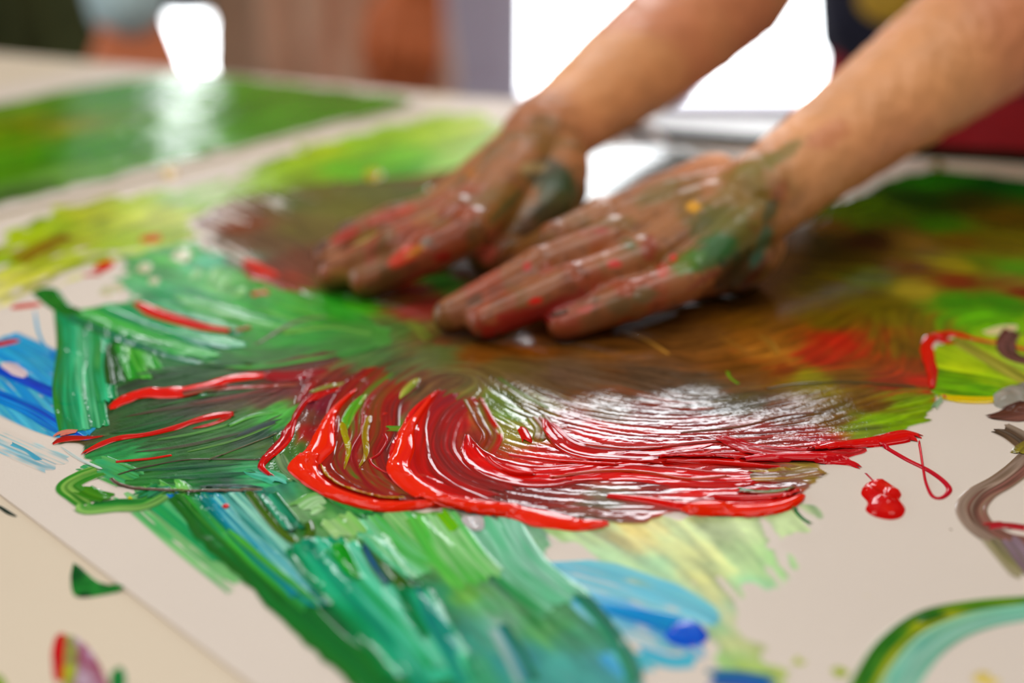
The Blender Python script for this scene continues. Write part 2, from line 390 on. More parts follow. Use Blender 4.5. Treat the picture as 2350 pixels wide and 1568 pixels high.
# back wall with the two openings
D0, D1, DH = 0.03, 0.92, 2.47      # glazed door
V0, V1 = -0.90, -0.69              # narrow window
bm = bmesh.new()
for a, b in ((X0, V0), (V1, D0), (D1, X1)): box(bm, ((a + b) / 2, Y1 + 0.05, ZC / 2), (b - a, 0.1, ZC))
for a, b in ((V0, V1), (D0, D1)): box(bm, ((a + b) / 2, Y1 + 0.05, (DH + ZC) / 2), (b - a, 0.1, ZC - DH))
bm_obj('wall_back', bm, M_WALL)['kind'] = 'structure'
def glazed(name, a, b, z0, z1, rails, label, mat):
    o = empty(name, ((a + b) / 2, Y1, 0)); o['kind'] = 'structure'; o['label'] = label
    w = 0.05; off = -(a + b) / 2
    bm = bmesh.new()
    for x in (a + w / 2, b - w / 2): box(bm, (x + off, 0.03, (z0 + z1) / 2), (w, 0.07, z1 - z0), 0, 0.004)
    for z in rails: box(bm, (0, 0.03, z), (b - a - 2 * w, 0.06, 0.05), 0, 0.004)
    bm_obj('window_frame', bm, mat, o)
    rr = sorted(rails)
    for i in range(len(rr) - 1):
        if rr[i + 1] - rr[i] < 0.06: continue
        bm = bmesh.new(); box(bm, (0, 0.045, (rr[i] + rr[i + 1]) / 2), (b - a - 2 * w, 0.01, rr[i + 1] - rr[i] - 0.05))
        bm_obj('pane', bm, M_PANE, o)
    return o
dr = glazed('door_1', D0 - 0.04, D1 + 0.04, 0, DH, (0.03, DH - 0.03), 'glazed door full of white daylight behind the arms', M_FRAME)
bm = bmesh.new(); cyl(bm, (0.42, -0.03, 1.0), (0.42, -0.03, 1.12), 0.01); cyl(bm, (0.42, 0.0, 1.01), (0.42, -0.03, 1.01), 0.008); cyl(bm, (0.42, 0.0, 1.11), (0.42, -0.03, 1.11), 0.008)
bm_obj('handle', bm, M_TLEG, dr)
glazed('window_1', V0 - 0.03, V1 + 0.03, 0.0, DH, (0.02, 0.275, 0.32, 0.365, DH - 0.03), 'narrow tall window between the two people behind the table', M_DARKFRAME)
o = empty('side_fill_window', (X0, 1.2, 0)); o['kind'] = 'structure'; o['label'] = 'unseen wide window added in the side wall for fill light'  # made-up window that carries the side fill light
bm = bmesh.new()
for y in (-1.12, 0, 1.12): box(bm, (-0.03, y, 1.55), (0.06, 0.05, 1.42))
for z in (0.87, 2.23): box(bm, (-0.03, 0, z), (0.06, 2.3, 0.06))
bm_obj('window_frame', bm, M_FRAME, o)
bm = bmesh.new(); box(bm, (-0.05, 0, 1.55), (0.01, 2.2, 1.34)); bm_obj('pane', bm, emit('side_fill_glow', (0.93, 0.97, 1.0), 2.0), o)
for i, (a, b) in enumerate(((X0, V0 - 0.03), (V1 + 0.03, D0 - 0.04), (D1 + 0.04, X1))):
    bm = bmesh.new(); box(bm, ((a + b) / 2, Y1 - 0.008, 0.04), (b - a, 0.016, 0.08), 0, 0.003); bm_obj('baseboard_back', bm, M_FRAME)['kind'] = 'structure'
M_FILL = emit('fill_diffuser', (1, 0.95, 0.88), 1.0)
M_WHITE = plain('white_enamel', (230, 230, 228), 0.4, 0.02)
for i, (lx, ly) in enumerate(FILL_PANELS):
    o = empty('fill_panel', (lx, ly, ZC), ('added unseen ceiling fill panel near the side window, front row', 'added unseen ceiling fill panel away from the side window, front row', 'added unseen ceiling fill panel near the side window, row by the glazed door', 'added unseen ceiling fill panel away from the side window, row by the glazed door')[i], 'light', 'added fill panels')  # unseen fixtures added round the overhead fill lamps
    bm = bmesh.new()
    for s in (-1, 1):
        box(bm, (0, s * 0.32, -0.03), (1.24, 0.03, 0.06)); box(bm, (s * 0.605, 0, -0.03), (0.03, 0.61, 0.06))
    bm_obj('frame', bm, M_WHITE, o)
    bm = bmesh.new(); box(bm, (0, 0, -0.03), (1.18, 0.61, 0.012)); bm_obj('diffuser', bm, M_FILL, o)

# ------------------------------------------------------------------ tables
TA = -math.atan(0.345)            # the left table is turned a little
FAR1 = (-0.24, 1.067); S0 = (0.075, FAR1[1] - 0.345 * 0.315)
def far1(x): return FAR1[1] - 0.345 * (x - FAR1[0])
def far2(x): return 0.862 - 0.2 * (x - 0.2)
M_EDGE_SHADE = plain('black_green_edge_shade', (14, 26, 16), 0.95, 0.1, 40, spec=0.0)
def table(poly, label):
    """poly: world outline, the far edge first, clockwise seen from above"""
    c = sum((Vector((p[0], p[1], 0)) for p in poly), Vector()) / len(poly)
    o = empty('work_table', c, label, 'table'); o.rotation_euler = (0, 0, TA); iR = Matrix.Rotation(-TA, 3, 'Z'); q = [iR @ (Vector((p[0], p[1], 0)) - c) for p in poly]
    bm = bmesh.new()
    lo = [bm.verts.new((p.x, p.y, TZ - 0.026)) for p in q]; hi = [bm.verts.new((p.x, p.y, TZ - 0.001)) for p in q]
    bm.faces.new(hi[::-1]); bm.faces.new(lo)
    for k in range(len(q)): bm.faces.new((lo[k], lo[(k + 1) % len(q)], hi[(k + 1) % len(q)], hi[k]))
    bmesh.ops.recalc_face_normals(bm, faces=bm.faces); bm_obj('tabletop', bm, M_TABLE, o)
    bm = bmesh.new(); cc = Vector((0, 0, 0)); r = [p * 0.9 for p in q]
    for k in range(len(r)):
        a, b = r[k], r[(k + 1) % len(r)]; d = b - a
        box(bm, ((a.x + b.x) / 2, (a.y + b.y) / 2, TZ - 0.058), (d.length, 0.025, 0.06), math.atan2(d.y, d.x))
    bm_obj('apron', bm, M_TLEG, o)
    for p in r[1:-1]:
        bm = bmesh.new(); cyl(bm, (p.x, p.y, 0), (p.x, p.y, TZ - 0.03), 0.02); bm_obj('leg', bm, M_TLEG, o, True)
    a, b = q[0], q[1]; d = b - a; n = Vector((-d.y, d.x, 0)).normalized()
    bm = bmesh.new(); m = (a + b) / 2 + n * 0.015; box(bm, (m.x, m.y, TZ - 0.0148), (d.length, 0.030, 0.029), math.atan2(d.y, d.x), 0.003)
    bm_obj('edge_shade_strip', bm, M_EDGE_SHADE, o)  # dark strip added in place of the shade beyond the far edge
    return o
SD = np.array([-0.326, -0.945]); A2 = np.array(S0) + SD * 0.0703; D2 = np.array(S0) + SD * 0.90
TABLE = table([tuple(A2), (1.2, far2(1.2)), (0.95, -0.12), tuple(D2), (D2[0] - 1.5 * 0.945, D2[1] + 1.5 * 0.326), (S0[0] - 1.5 * 0.945, S0[1] + 1.5 * 0.326), S0], 'cream topped work table under both paintings, dark strip added on its far edge for the shade beyond')

# ------------------------------------------------------------------ paper sheets
KP = np.array([-0.387, 0.624]); US = np.array([0.702, 0.712]); NS = np.array([-0.712, 0.702])
def sheet(name, s0, s1, n0, n1, z0, label, cat='painting'):
    nu, nn = 46, 46
    s = np.linspace(s0, s1, nu); n = np.linspace(n0, n1, nn); S, N = np.meshgrid(s, n, indexing='ij')
    x = KP[0] + US[0] * S + NS[0] * N; y = KP[1] + US[1] * S + NS[1] * N
    z = np.full(S.shape, z0)
    seam = S0[0] + (y - S0[1]) * SD[0] / SD[1]; lim = np.where(x > seam, far2(x), far1(x)) - 0.004; y = np.minimum(y, lim)   # trimmed along the table's far edge
    top = np.c_[x.ravel(), y.ravel(), TZ + z.ravel() + (0.0008 if name == 'finger_painting' else 0.00035)]; bot = np.c_[x.ravel(), y.ravel(), TZ + z.ravel() + 0.00001]
    idx = np.arange(nu * nn).reshape(nu, nn); k = nu * nn
    F = np.c_[idx[:-1, :-1].ravel(), idx[1:, :-1].ravel(), idx[1:, 1:].ravel(), idx[:-1, 1:].ravel()]
    F = np.vstack([F, F[:, ::-1] + k])
    rim = np.r_[idx[:, 0], idx[-1, 1:], idx[-2::-1, -1], idx[0, -2:0:-1]]; r2 = np.roll(rim, -1)
    F = np.vstack([F, np.c_[r2, rim, rim + k, r2 + k]])
    me = raw_mesh(name, np.vstack([top, bot]), F, False)
    o = link(name, me, None, M_TABLE if cat == 'paper' else M_PAPER); tag(o, label, cat)
    gx, gy = np.meshgrid(HX0 + (np.arange(1500) + 0.5) * HRES, HY0 + (np.arange(1300) + 0.5) * HRES, indexing='ij')
    a = (gx - KP[0]) * US[0] + (gy - KP[1]) * US[1]; b = (gx - KP[0]) * NS[0] + (gy - KP[1]) * NS[1]
    mk = (a > s0) & (a < s1) & (b > n0) & (b < n1); HMAP[mk] = np.maximum(HMAP[mk], z0 + (0.0008 if name == 'finger_painting' else 0.00035))
    return o
COVER = sheet('cover_paper', -0.5, 0.3, -0.88, -0.03, -0.0004, 'plain cream cover paper on the table below the painting, near left corner, spotted with paint', 'paper')
GREEN = sheet('green_painting', -0.12, 0.485, 0.014, 0.262, 0.0, 'sheet of cream paper covered in plain bright green paint, behind the smeared one')
PAINT = sheet('finger_painting', 0.014, 0.60, -0.84, 0.0, 0.0, 'large cream paper sheet with smeared red, brown and green paint under the hands')

# ---- far sheet: one flat field of green
film(GREEN, [(-120, 255), (0, 238), (150, 210), (330, 180), (480, 170), (600, 186), (800, 210), (945, 237), (700, 300), (500, 350), (250, 410), (0, 470), (-120, 505)],
     [(50, 300, (95, 150, 5)), (150, 250, (80, 140, 5)), (300, 220, (75, 140, 5)), (600, 220, (80, 140, 10)), (800, 240, (70, 130, 5)), (560, 280, (75, 140, 5)), (700, 260, (70, 135, 5)),
      (120, 350, (80, 145, 0)), (250, 340, (75, 145, 0)), (60, 290, (150, 140, 15)), (110, 285, (140, 140, 10)), (40, 255, (120, 160, 50)), (350, 380, (100, 150, 60)), (180, 400, (110, 150, 70)),
      (60, 440, (90, 120, 60)), (20, 400, (95, 150, 20)), (450, 330, (110, 160, 90)), (640, 290, (70, 130, 30)), (-60, 400, (80, 140, 10))],
     [[(-50, 300), (200, 250), (500, 200)], [(0, 420), (300, 350), (700, 270)]], res=1.6, t=0.12, amp=0.10, ridge=4, L=10, LH=3, feather=3, mat=M_SMEAR, name='green_paint_field', soft=0.02)

# ---- near sheet, thin base layers first
film(PAINT, [(-60, 590), (0, 560), (100, 492), (250, 452), (400, 442), (560, 402), (640, 365), (760, 322), (900, 287), (1050, 264), (1160, 290), (1230, 330), (1150, 380), (1000, 420), (850, 440), (600, 460), (480, 490), (440, 560), (400, 600), (260, 596), (150, 640), (60, 690), (-60, 720)],
     [(60, 560, (168, 188, 8)), (200, 500, (190, 198, 12)), (230, 465, (185, 190, 20)), (300, 560, (165, 190, 20)), (180, 590, (170, 185, 8)), (350, 500, (195, 205, 80)), (120, 520, (160, 185, 20)), (20, 600, (140, 170, 10)), (300, 470, (170, 190, 25)),
      (420, 460, (160, 195, 110)), (500, 450, (170, 200, 130)), (650, 390, (150, 185, 5)), (740, 355, (165, 190, 8)), (800, 390, (105, 175, 30)), (1000, 310, (165, 198, 45)), (1100, 300, (180, 202, 60)), (950, 390, (85, 165, 40)), (870, 320, (145, 185, 25)), (1060, 350, (160, 195, 90)),
      (920, 360, (120, 185, 50)), (580, 420, (160, 195, 80)), (1150, 330, (130, 180, 60)), (110, 575, (125, 95, 30)), (50, 640, (195, 195, 60)), (20, 690, (210, 205, 130)), (70, 690, (215, 205, 150)), (1020, 390, (150, 195, 100)), (700, 410, (130, 160, 20))],
     [[(-50, 640), (150, 540), (300, 480), (560, 420)], [(600, 420), (850, 340), (1150, 290)], [(0, 690), (200, 600), (420, 560)]], res=1.3, t=0.15, amp=0.05, ridge=3, L=9, LH=5, rag=7, feather=2, dens=[(60, 690, 0.5), (150, 650, 0.45), (200, 520, 0.05), (800, 380, 0.05), (1000, 300, 0.1), (0, 690, 0.35), (480, 450, 0.3)], name='yellow_green_smear', mat=M_MATT, soft=0.008)
film(PAINT, [(290, 600), (420, 560), (560, 610), (700, 660), (860, 720), (960, 800), (900, 860), (620, 870), (420, 900), (260, 910), (235, 880), (170, 740), (230, 700), (300, 695), (270, 640)],
     [(330, 620, (110, 180, 110)), (400, 600, (90, 170, 80)), (450, 640, (90, 175, 100)), (500, 640, (120, 190, 115)), (520, 660, (135, 195, 120)), (380, 680, (40, 150, 90)), (430, 690, (45, 140, 100)), (560, 660, (60, 150, 60)), (600, 650, (80, 160, 40)), (650, 720, (60, 160, 60)), (560, 720, (50, 145, 55)),
      (700, 700, (80, 165, 50)), (760, 720, (60, 150, 45)), (300, 670, (110, 185, 130)), (350, 640, (60, 145, 70)), (200, 740, (45, 125, 45)), (350, 800, (40, 125, 60)), (420, 840, (45, 105, 55)), (300, 850, (45, 95, 40)), (500, 860, (50, 110, 50)), (650, 830, (75, 130, 65)), (800, 800, (70, 130, 60)), (700, 780, (60, 150, 60)), (850, 770, (80, 140, 60)), (900, 830, (80, 115, 60)), (480, 610, (100, 190, 150)), (270, 720, (60, 140, 60))],
     [[(180, 730), (350, 780), (560, 830)], [(300, 640), (450, 690), (700, 750)], [(420, 880), (600, 850), (800, 800), (950, 780)], [(450, 600), (600, 660), (800, 730)]], res=1.0, t=0.15, amp=0.05, ridge=2.4, L=14, LH=9, rag=5, name='green_smear', mat=M_MATT, soft=0.006)
film(PAINT, [(120, 1030), (165, 998), (228, 955), (235, 920), (300, 880), (420, 855), (600, 842), (770, 815), (800, 900), (760, 1000), (725, 1110), (695, 1140), (610, 1142), (420, 1135), (300, 1122), (255, 1108), (215, 1062), (180, 1030)],
     [(300, 900, (36, 58, 28)), (260, 920, (32, 72, 28)), (420, 870, (32, 72, 32)), (500, 850, (36, 85, 32)), (200, 990, (48, 99, 64)), (170, 1010, (72, 63, 36)), (300, 980, (36, 81, 32)), (340, 985, (20, 81, 28)), (250, 980, (56, 76, 39)), (420, 940, (48, 63, 32)), (450, 930, (60, 54, 36)), (520, 930, (68, 58, 36)), (600, 920, (88, 54, 36)), (640, 900, (104, 40, 36)), (560, 900, (64, 63, 36)), (680, 890, (116, 40, 39)),
      (740, 860, (100, 63, 54)), (600, 870, (88, 54, 36)), (330, 1030, (48, 85, 43)), (420, 1020, (44, 90, 39)), (500, 1000, (56, 108, 43)), (560, 980, (56, 117, 43)), (620, 970, (64, 153, 57)), (640, 960, (80, 166, 64)), (560, 1020, (48, 72, 50)), (600, 1000, (32, 63, 50)), (520, 1050, (52, 99, 39)), (620, 1030, (68, 94, 43)), (280, 1060, (40, 144, 79)), (310, 1040, (56, 153, 86)), (260, 1080, (72, 153, 57)), (330, 1080, (52, 103, 43)), (400, 1090, (28, 94, 43)), (350, 1110, (36, 117, 43)), (450, 1080, (16, 72, 43)), (480, 1110, (32, 99, 50)), (420, 1115, (36, 126, 50)), (520, 1110, (36, 72, 57)), (560, 1090, (48, 153, 93)), (590, 1100, (96, 189, 136)), (610, 1120, (48, 171, 108)), (650, 1100, (56, 135, 57)), (680, 1120, (48, 135, 36)), (540, 1130, (48, 126, 79)), (650, 1060, (72, 117, 57)), (690, 1080, (112, 148, 86)), (450, 1050, (48, 99, 39)), (380, 1000, (48, 76, 32))],
     [[(130, 1025), (300, 960), (480, 900), (760, 840)], [(200, 1040), (350, 1000), (520, 960), (700, 880)], [(260, 1100), (400, 1060), (560, 1020), (680, 940)], [(270, 1110), (450, 1085), (650, 1060)], [(300, 1120), (450, 1120), (640, 1120)]],
     res=0.6, t=0.12, amp=0.028, ridge=1.0, L=22, LH=6, rag=2, name='dark_green_smear', mat=M_MATT, soft=0.0035)
film(PAINT, [(330, 1160), (420, 1130), (620, 1130), (720, 1110), (870, 1170), (1230, 1200), (1260, 1290), (1330, 1380), (1420, 1490), (1460, 1568), (1500, 1660), (900, 1680), (840, 1568), (770, 1500), (690, 1420), (620, 1350), (540, 1300), (430, 1240)],
     [(430, 1190, (94, 153, 94)), (560, 1180, (10, 120, 120)), (640, 1160, (27, 128, 103)), (720, 1150, (44, 120, 44)), (700, 1170, (120, 162, 111)), (780, 1210, (120, 166, 103)), (740, 1200, (36, 120, 27)), (820, 1190, (44, 128, 69)), (880, 1200, (86, 157, 94)), (950, 1220, (94, 162, 86)), (1010, 1200, (86, 153, 36)), (1060, 1230, (111, 157, 69)), (1090, 1190, (153, 153, 141)), (1140, 1220, (86, 132, 86)), (1180, 1230, (120, 166, 136)),
      (900, 1260, (69, 153, 94)), (980, 1300, (128, 166, 94)), (1040, 1300, (86, 153, 86)), (1120, 1280, (44, 136, 94)), (1160, 1320, (120, 170, 136)), (1220, 1330, (120, 170, 145)), (850, 1340, (10, 120, 69)), (760, 1300, (2, 103, 86)), (930, 1360, (2, 111, 69)), (1000, 1370, (27, 145, 103)), (1070, 1370, (103, 162, 61)), (1100, 1400, (94, 162, 111)), (1200, 1400, (103, 166, 111)), (1280, 1400, (94, 162, 111)), (900, 1440, (36, 153, 111)), (960, 1480, (10, 128, 86)), (1050, 1470, (69, 166, 145)), (1120, 1460, (86, 170, 145)), (1250, 1450, (86, 153, 86)), (1230, 1430, (36, 136, 61)), (1330, 1470, (78, 157, 120)), (1000, 1550, (27, 120, 52)), (1100, 1540, (69, 162, 120)), (1180, 1520, (44, 136, 145)), (1300, 1540, (78, 162, 153)), (1400, 1540, (78, 153, 153)), (880, 1520, (19, 111, 44)), (800, 1440, (19, 94, 44)), (680, 1380, (27, 94, 40)), (600, 1290, (19, 86, 44)), (1150, 1440, (128, 162, 145))],
     [[(430, 1150), (600, 1300), (850, 1540)], [(700, 1150), (860, 1330), (1060, 1560)], [(900, 1190), (1040, 1330), (1280, 1560)], [(1080, 1190), (1160, 1310), (1420, 1540)]], res=0.8, t=0.12, amp=0.05, ridge=1.4, L=22, LH=12, rag=3, name='light_green_smear', mat=M_MATT, soft=0.005)
# pale wash, blue strokes
film(PAINT, [(1220, 1190), (1400, 1200), (1830, 1165), (1868, 1215), (1800, 1245), (1770, 1260), (1835, 1305), (1800, 1345), (1720, 1360), (1690, 1370), (1720, 1440), (1770, 1530), (1840, 1640), (1660, 1640), (1640, 1480), (1590, 1420), (1500, 1385), (1400, 1330), (1330, 1270), (1260, 1240)],
     [(1260, 1220, (170, 205, 130)), (1350, 1230, (190, 215, 160)), (1440, 1230, (232, 215, 130)), (1470, 1250, (225, 212, 140)), (1540, 1240, (200, 218, 160)), (1650, 1220, (200, 218, 165)), (1780, 1200, (195, 215, 160)), (1400, 1280, (180, 215, 165)), (1500, 1300, (170, 212, 165)), (1600, 1280, (210, 216, 150)), (1700, 1290, (180, 208, 150)), (1780, 1310, (165, 205, 140)), (1720, 1345, (140, 205, 160)), (1620, 1340, (215, 215, 140)), (1660, 1370, (210, 212, 150)), (1560, 1370, (170, 212, 180)), (1620, 1410, (160, 208, 175)), (1640, 1450, (150, 195, 140)), (1690, 1420, (208, 210, 165)), (1700, 1480, (205, 210, 150)), (1730, 1550, (170, 195, 90)), (1680, 1520, (150, 190, 120))],
     [[(1260, 1210), (1450, 1330), (1640, 1440)], [(1450, 1210), (1600, 1320), (1720, 1500)], [(1700, 1180), (1780, 1300)], [(1560, 1200), (1700, 1340)]], res=0.9, t=0.06, amp=0.03, ridge=2, L=20, LH=12, rag=4, feather=4, mat=M_DRY, dens=[(1600, 1280, 0.15), (1700, 1280, 0.15), (1300, 1240, 0.25), (1690, 1440, 0.25), (1750, 1560, 0.3), (1840, 1300, 0.5), (1400, 1230, 0.15)], name='pale_green_wash', soft=0.006)
SK = lambda *a, **k: stroke(PAINT, *a, **k)
SK([(1245, 1305), (1400, 1345), (1580, 1405), (1650, 1440)], [16, 24, 22, 10], [(150, 205, 215), (130, 205, 220), (90, 195, 220), (120, 205, 215)], t=0.08, dry=0.22, mat=M_DRY, taper=(0.2, 0.1))
SK([(1290, 1370), (1420, 1420), (1560, 1480), (1620, 1520)], [8, 18, 17, 8], [(120, 200, 220), (140, 205, 215), (70, 180, 220), (110, 180, 220)], t=0.08, dry=0.22, mat=M_DRY, taper=(0.2, 0.2))
SK([(1310, 1385), (1430, 1410), (1540, 1440), (1615, 1468)], [3, 5, 8, 11, 6], [(0, 140, 215), (0, 170, 220), (0, 175, 225), (0, 120, 215)], t=0.2, taper=(0.1, 0.15))
blob(PAINT, [(1545, 1440), (1590, 1432), (1625, 1465), (1600, 1490), (1550, 1488), (1525, 1465)], [(0, 90, 210), (0, 110, 220), (0, 70, 200)], t=0.6)
SK([(1460, 1500), (1540, 1525), (1600, 1520)], 7, [(110, 190, 220), (80, 190, 210)], t=0.1, dry=0.2)
SK([(1400, 1500), (1440, 1535), (1480, 1560)], 12, [(80, 170, 215), (120, 200, 215), (90, 190, 200)], t=0.1, dry=0.25)
SK([(1620, 1562), (1700, 1566), (1780, 1580)], 9, [(40, 110, 200), (50, 90, 170), (40, 150, 130)], t=0.15, dry=0.15)

# blue and turquoise at the left margin
SK([(-60, 800), (40, 850), (110, 920), (190, 1010)], 44, [(60, 170, 215), (90, 190, 210), (0, 150, 215), (60, 180, 215), (10, 150, 215)], t=0.12, rag=2, taper=(0, 0.35), dry=0.1)
SK([(-60, 840), (20, 862), (90, 892), (170, 930)], 7, [(0, 90, 200), (0, 70, 190), (0, 110, 210)], t=0.2, taper=(0.1, 0.2))
SK([(-70, 890), (60, 940), (150, 995), (200, 1015)], 9, [(0, 130, 210), (0, 150, 220), (0, 90, 200)], t=0.2, taper=(0.0, 0.3))
SK([(5, 835), (30, 850), (60, 872)], 7, [(225, 205, 200), (220, 200, 205)], t=0.2, taper=(0.3, 0.3))
SK([(80, 715), (90, 770), (115, 815), (150, 850)], 1.6, [(90, 170, 215), (110, 185, 215)], t=0.08, taper=(0.2, 0.2))
SK([(120, 810), (150, 835)], 8, [(0, 140, 210), (20, 150, 215)], t=0.15, dry=0.1, taper=(0.5, 0.1))
SK([(-30, 1000), (60, 1040), (140, 1075)], 14, [(140, 195, 210), (190, 205, 205), (150, 200, 205)], t=0.04, dry=0.52, mat=M_DRY)
SK([(20, 1020), (60, 1040), (92, 1062)], 2.5, [(60, 165, 200), (90, 180, 200)], t=0.06, dry=0.35, mat=M_DRY)

# green strokes, upper left fan
SK([(150, 715), (158, 800), (150, 900), (168, 1000)], 11, [(50, 130, 50), (30, 140, 90), (40, 170, 120), (80, 190, 140)], t=0.3, rag=3)
SK([(196, 745), (200, 840), (212, 930), (222, 990)], 11, [(60, 190, 140), (110, 200, 150), (30, 140, 90), (60, 170, 100)], t=0.3)
SK([(240, 770), (236, 850), (250, 930)], 9, [(90, 180, 100), (30, 140, 80), (60, 190, 140), (30, 120, 60)], t=0.3)
SK([(265, 790), (258, 840), (265, 890)], 8, [(40, 80, 30), (30, 100, 40)], t=0.25)
SK([(285, 790), (305, 840), (325, 880)], 10, [(60, 170, 60), (40, 150, 40), (110, 190, 80), (60, 160, 50)], t=0.3)
SK([(320, 800), (350, 840), (375, 860)], 7, [(100, 185, 80), (60, 160, 60)], t=0.3, taper=(0.2, 0.3))
SK([(150, 725), (300, 790), (440, 830), (560, 850)], 9, [(40, 115, 55), (50, 130, 110), (45, 120, 90)], t=0.3, taper=(0.1, 0.3))
SK([(180, 715), (320, 770), (440, 810), (510, 825)], 16, [(30, 120, 50), (50, 165, 75), (110, 200, 110), (60, 175, 70), (60, 150, 90)], t=0.35, taper=(0.1, 0.2))
SK([(230, 705), (380, 745), (480, 785), (570, 800)], 16, [(60, 140, 120), (60, 180, 80), (60, 165, 120), (40, 150, 70)], t=0.3, taper=(0.2, 0.2))
SK([(330, 700), (460, 735), (560, 775)], 12, [(50, 130, 110), (80, 175, 120), (60, 160, 70)], t=0.3, taper=(0.2, 0.2))
SK([(400, 680), (520, 720), (620, 745), (720, 755)], 14, [(60, 160, 70), (120, 195, 110), (50, 150, 80), (80, 175, 80)], t=0.3, taper=(0.2, 0.2))
for a, b in (((480, 655), (500, 615)), ((500, 670), (525, 635)), ((445, 650), (455, 620)), ((540, 690), (560, 660))):
    SK([a, b], 6, [(150, 205, 130), (130, 195, 120)], t=0.2, taper=(0.3, 0.3), dry=0.15)
for px_, py_, r_ in ((352, 650, 14), (330, 620, 18), (415, 592, 24), (245, 672, 20), (270, 665, 16)):
    blob(PAINT, [(px_ - r_, py_ + r_ * 0.3), (px_ - r_ * 0.2, py_ - r_ * 0.6), (px_ + r_, py_ - r_ * 0.4), (px_ + r_ * 0.5, py_ + r_ * 0.6)], [(215, 205, 175), (200, 205, 170)], t=0.15)
blob(PAINT, [(72, 676), (100, 664), (132, 668), (150, 690), (165, 705), (190, 722), (150, 730), (110, 708)], [(30, 100, 35), (45, 130, 45), (40, 110, 40)], t=0.4)
# the curling tip of the lower left: hooked green stroke and paler bristle marks
SK([(205, 1065), (265, 1090), (310, 1110)], 14, [(90, 170, 90), (60, 160, 110), (110, 185, 110)], t=0.2, dry=0.25)
SK([(330, 1120), (390, 1170), (480, 1245), (600, 1335)], 26, [(90, 180, 110), (150, 205, 140), (60, 160, 90), (140, 200, 110), (90, 180, 80)], t=0.2, dry=0.22, dry_end=0.15, rag=12)
SK([(350, 1150), (430, 1215), (520, 1290)], 9, [(50, 160, 90), (40, 170, 110), (110, 195, 130)], t=0.25, dry=0.12, rag=6)
SK([(232, 1085), (185, 1102), (158, 1122), (180, 1142), (205, 1160)], 10, [(60, 140, 50), (150, 190, 100), (40, 125, 40), (90, 160, 60)], t=0.35, rag=3)
SK([(195, 1160), (205, 1172), (270, 1166), (330, 1164), (380, 1140)], 9.5, [(40, 120, 50), (150, 195, 110), (60, 150, 60), (30, 105, 50)], t=0.4, rag=4)
SK([(185, 1125), (215, 1140), (255, 1150)], 8, [(60, 130, 30), (90, 150, 40), (60, 130, 30)], t=0.25)
SK([(320, 1150), (350, 1135), (385, 1120)], 9, [(20, 90, 60), (60, 150, 110), (30, 120, 60)], t=0.3)
SK([(295, 1152), (306, 1148)], 2.2, [(215, 205, 20)], t=0.3, bead=True)
SK([(140, 1030), (185, 1060), (238, 1086)], 1.6, [(205, 215, 210)], t=0.25, taper=(0.3, 0.1), mat=M_DRY)

# lower left long strokes
SK([(395, 1140), (415, 1160), (440, 1185)], 5, [(0, 120, 200), (20, 140, 215)], t=0.2)
SK([(420, 1140), (500, 1240), (600, 1330), (700, 1430), (800, 1520), (870, 1590)], 13, [(40, 105, 35), (30, 120, 50), (25, 105, 50), (35, 120, 45)], t=0.8, rag=4, jit=0.6, wob=0.2, label='dark green thick stroke edge')
SK([(400, 1140), (470, 1210), (560, 1300), (650, 1375)], 2.2, [(40, 110, 40), (60, 130, 50)], t=0.4, wob=0.5)
SK([(462, 1138), (545, 1225), (635, 1310), (742, 1400)], 14, [(70, 170, 60), (20, 140, 110), (0, 140, 150), (20, 150, 150), (10, 110, 90)], t=0.45, rag=5, dry_end=0.2)
SK([(500, 1140), (570, 1215), (660, 1305), (720, 1370)], 15, [(10, 130, 130), (20, 150, 175), (140, 210, 200), (20, 140, 130), (140, 215, 200)], t=0.5, rag=4)
SK([(545, 1135), (600, 1190), (655, 1245), (680, 1275)], 8, [(30, 140, 130), (160, 220, 200), (40, 150, 110)], t=0.45)
SK([(570, 1135), (610, 1190), (650, 1235), (690, 1258), (712, 1230), (705, 1200)], 3.6, [(80, 110, 20), (60, 100, 20), (90, 120, 30)], t=0.8, bead=True)
SK([(610, 1140), (650, 1190), (680, 1228)], 8, [(20, 130, 100), (70, 190, 150), (10, 110, 80), (50, 120, 70)], t=0.5)
SK([(520, 1225), (620, 1310), (740, 1405)], 3, [(90, 180, 70), (70, 165, 50)], t=0.35, taper=(0.2, 0.2))
SK([(690, 1260), (760, 1350), (850, 1440), (940, 1568)], 14, [(20, 120, 60), (10, 150, 100), (60, 195, 150), (20, 140, 90), (10, 110, 70)], t=0.5, rag=5)
SK([(735, 1240), (800, 1330), (900, 1430), (1010, 1580)], 15, [(20, 140, 110), (30, 170, 130), (100, 210, 175), (40, 180, 140), (20, 150, 90)], t=0.5)
SK([(780, 1260), (850, 1330), (930, 1420), (1030, 1540)], 13, [(20, 150, 60), (80, 205, 160), (130, 215, 185), (60, 195, 150)], t=0.45)
SK([(770, 1250), (800, 1310), (825, 1345)], 6, [(20, 140, 20), (30, 160, 40)], t=0.3, taper=(0.2, 0.3))
SK([(840, 1255), (870, 1310), (900, 1350)], 6, [(0, 110, 190), (60, 90, 20), (20, 120, 130)], t=0.45)
SK([(850, 1240), (885, 1300), (920, 1345), (945, 1365)], 6.5, [(60, 100, 20), (70, 110, 30), (50, 90, 40)], t=1.0)
SK([(935, 1350), (960, 1410), (1000, 1470)], 9, [(10, 120, 70), (20, 140, 80), (10, 100, 60)], t=0.5)
SK([(960, 1360), (1000, 1430), (1050, 1520), (1080, 1580)], 9, [(40, 180, 130), (10, 130, 130), (90, 205, 160), (10, 110, 70)], t=0.4)
SK([(1140, 1440), (1180, 1510), (1215, 1580)], 8, [(160, 190, 185), (60, 140, 150), (30, 110, 70)], t=0.5)
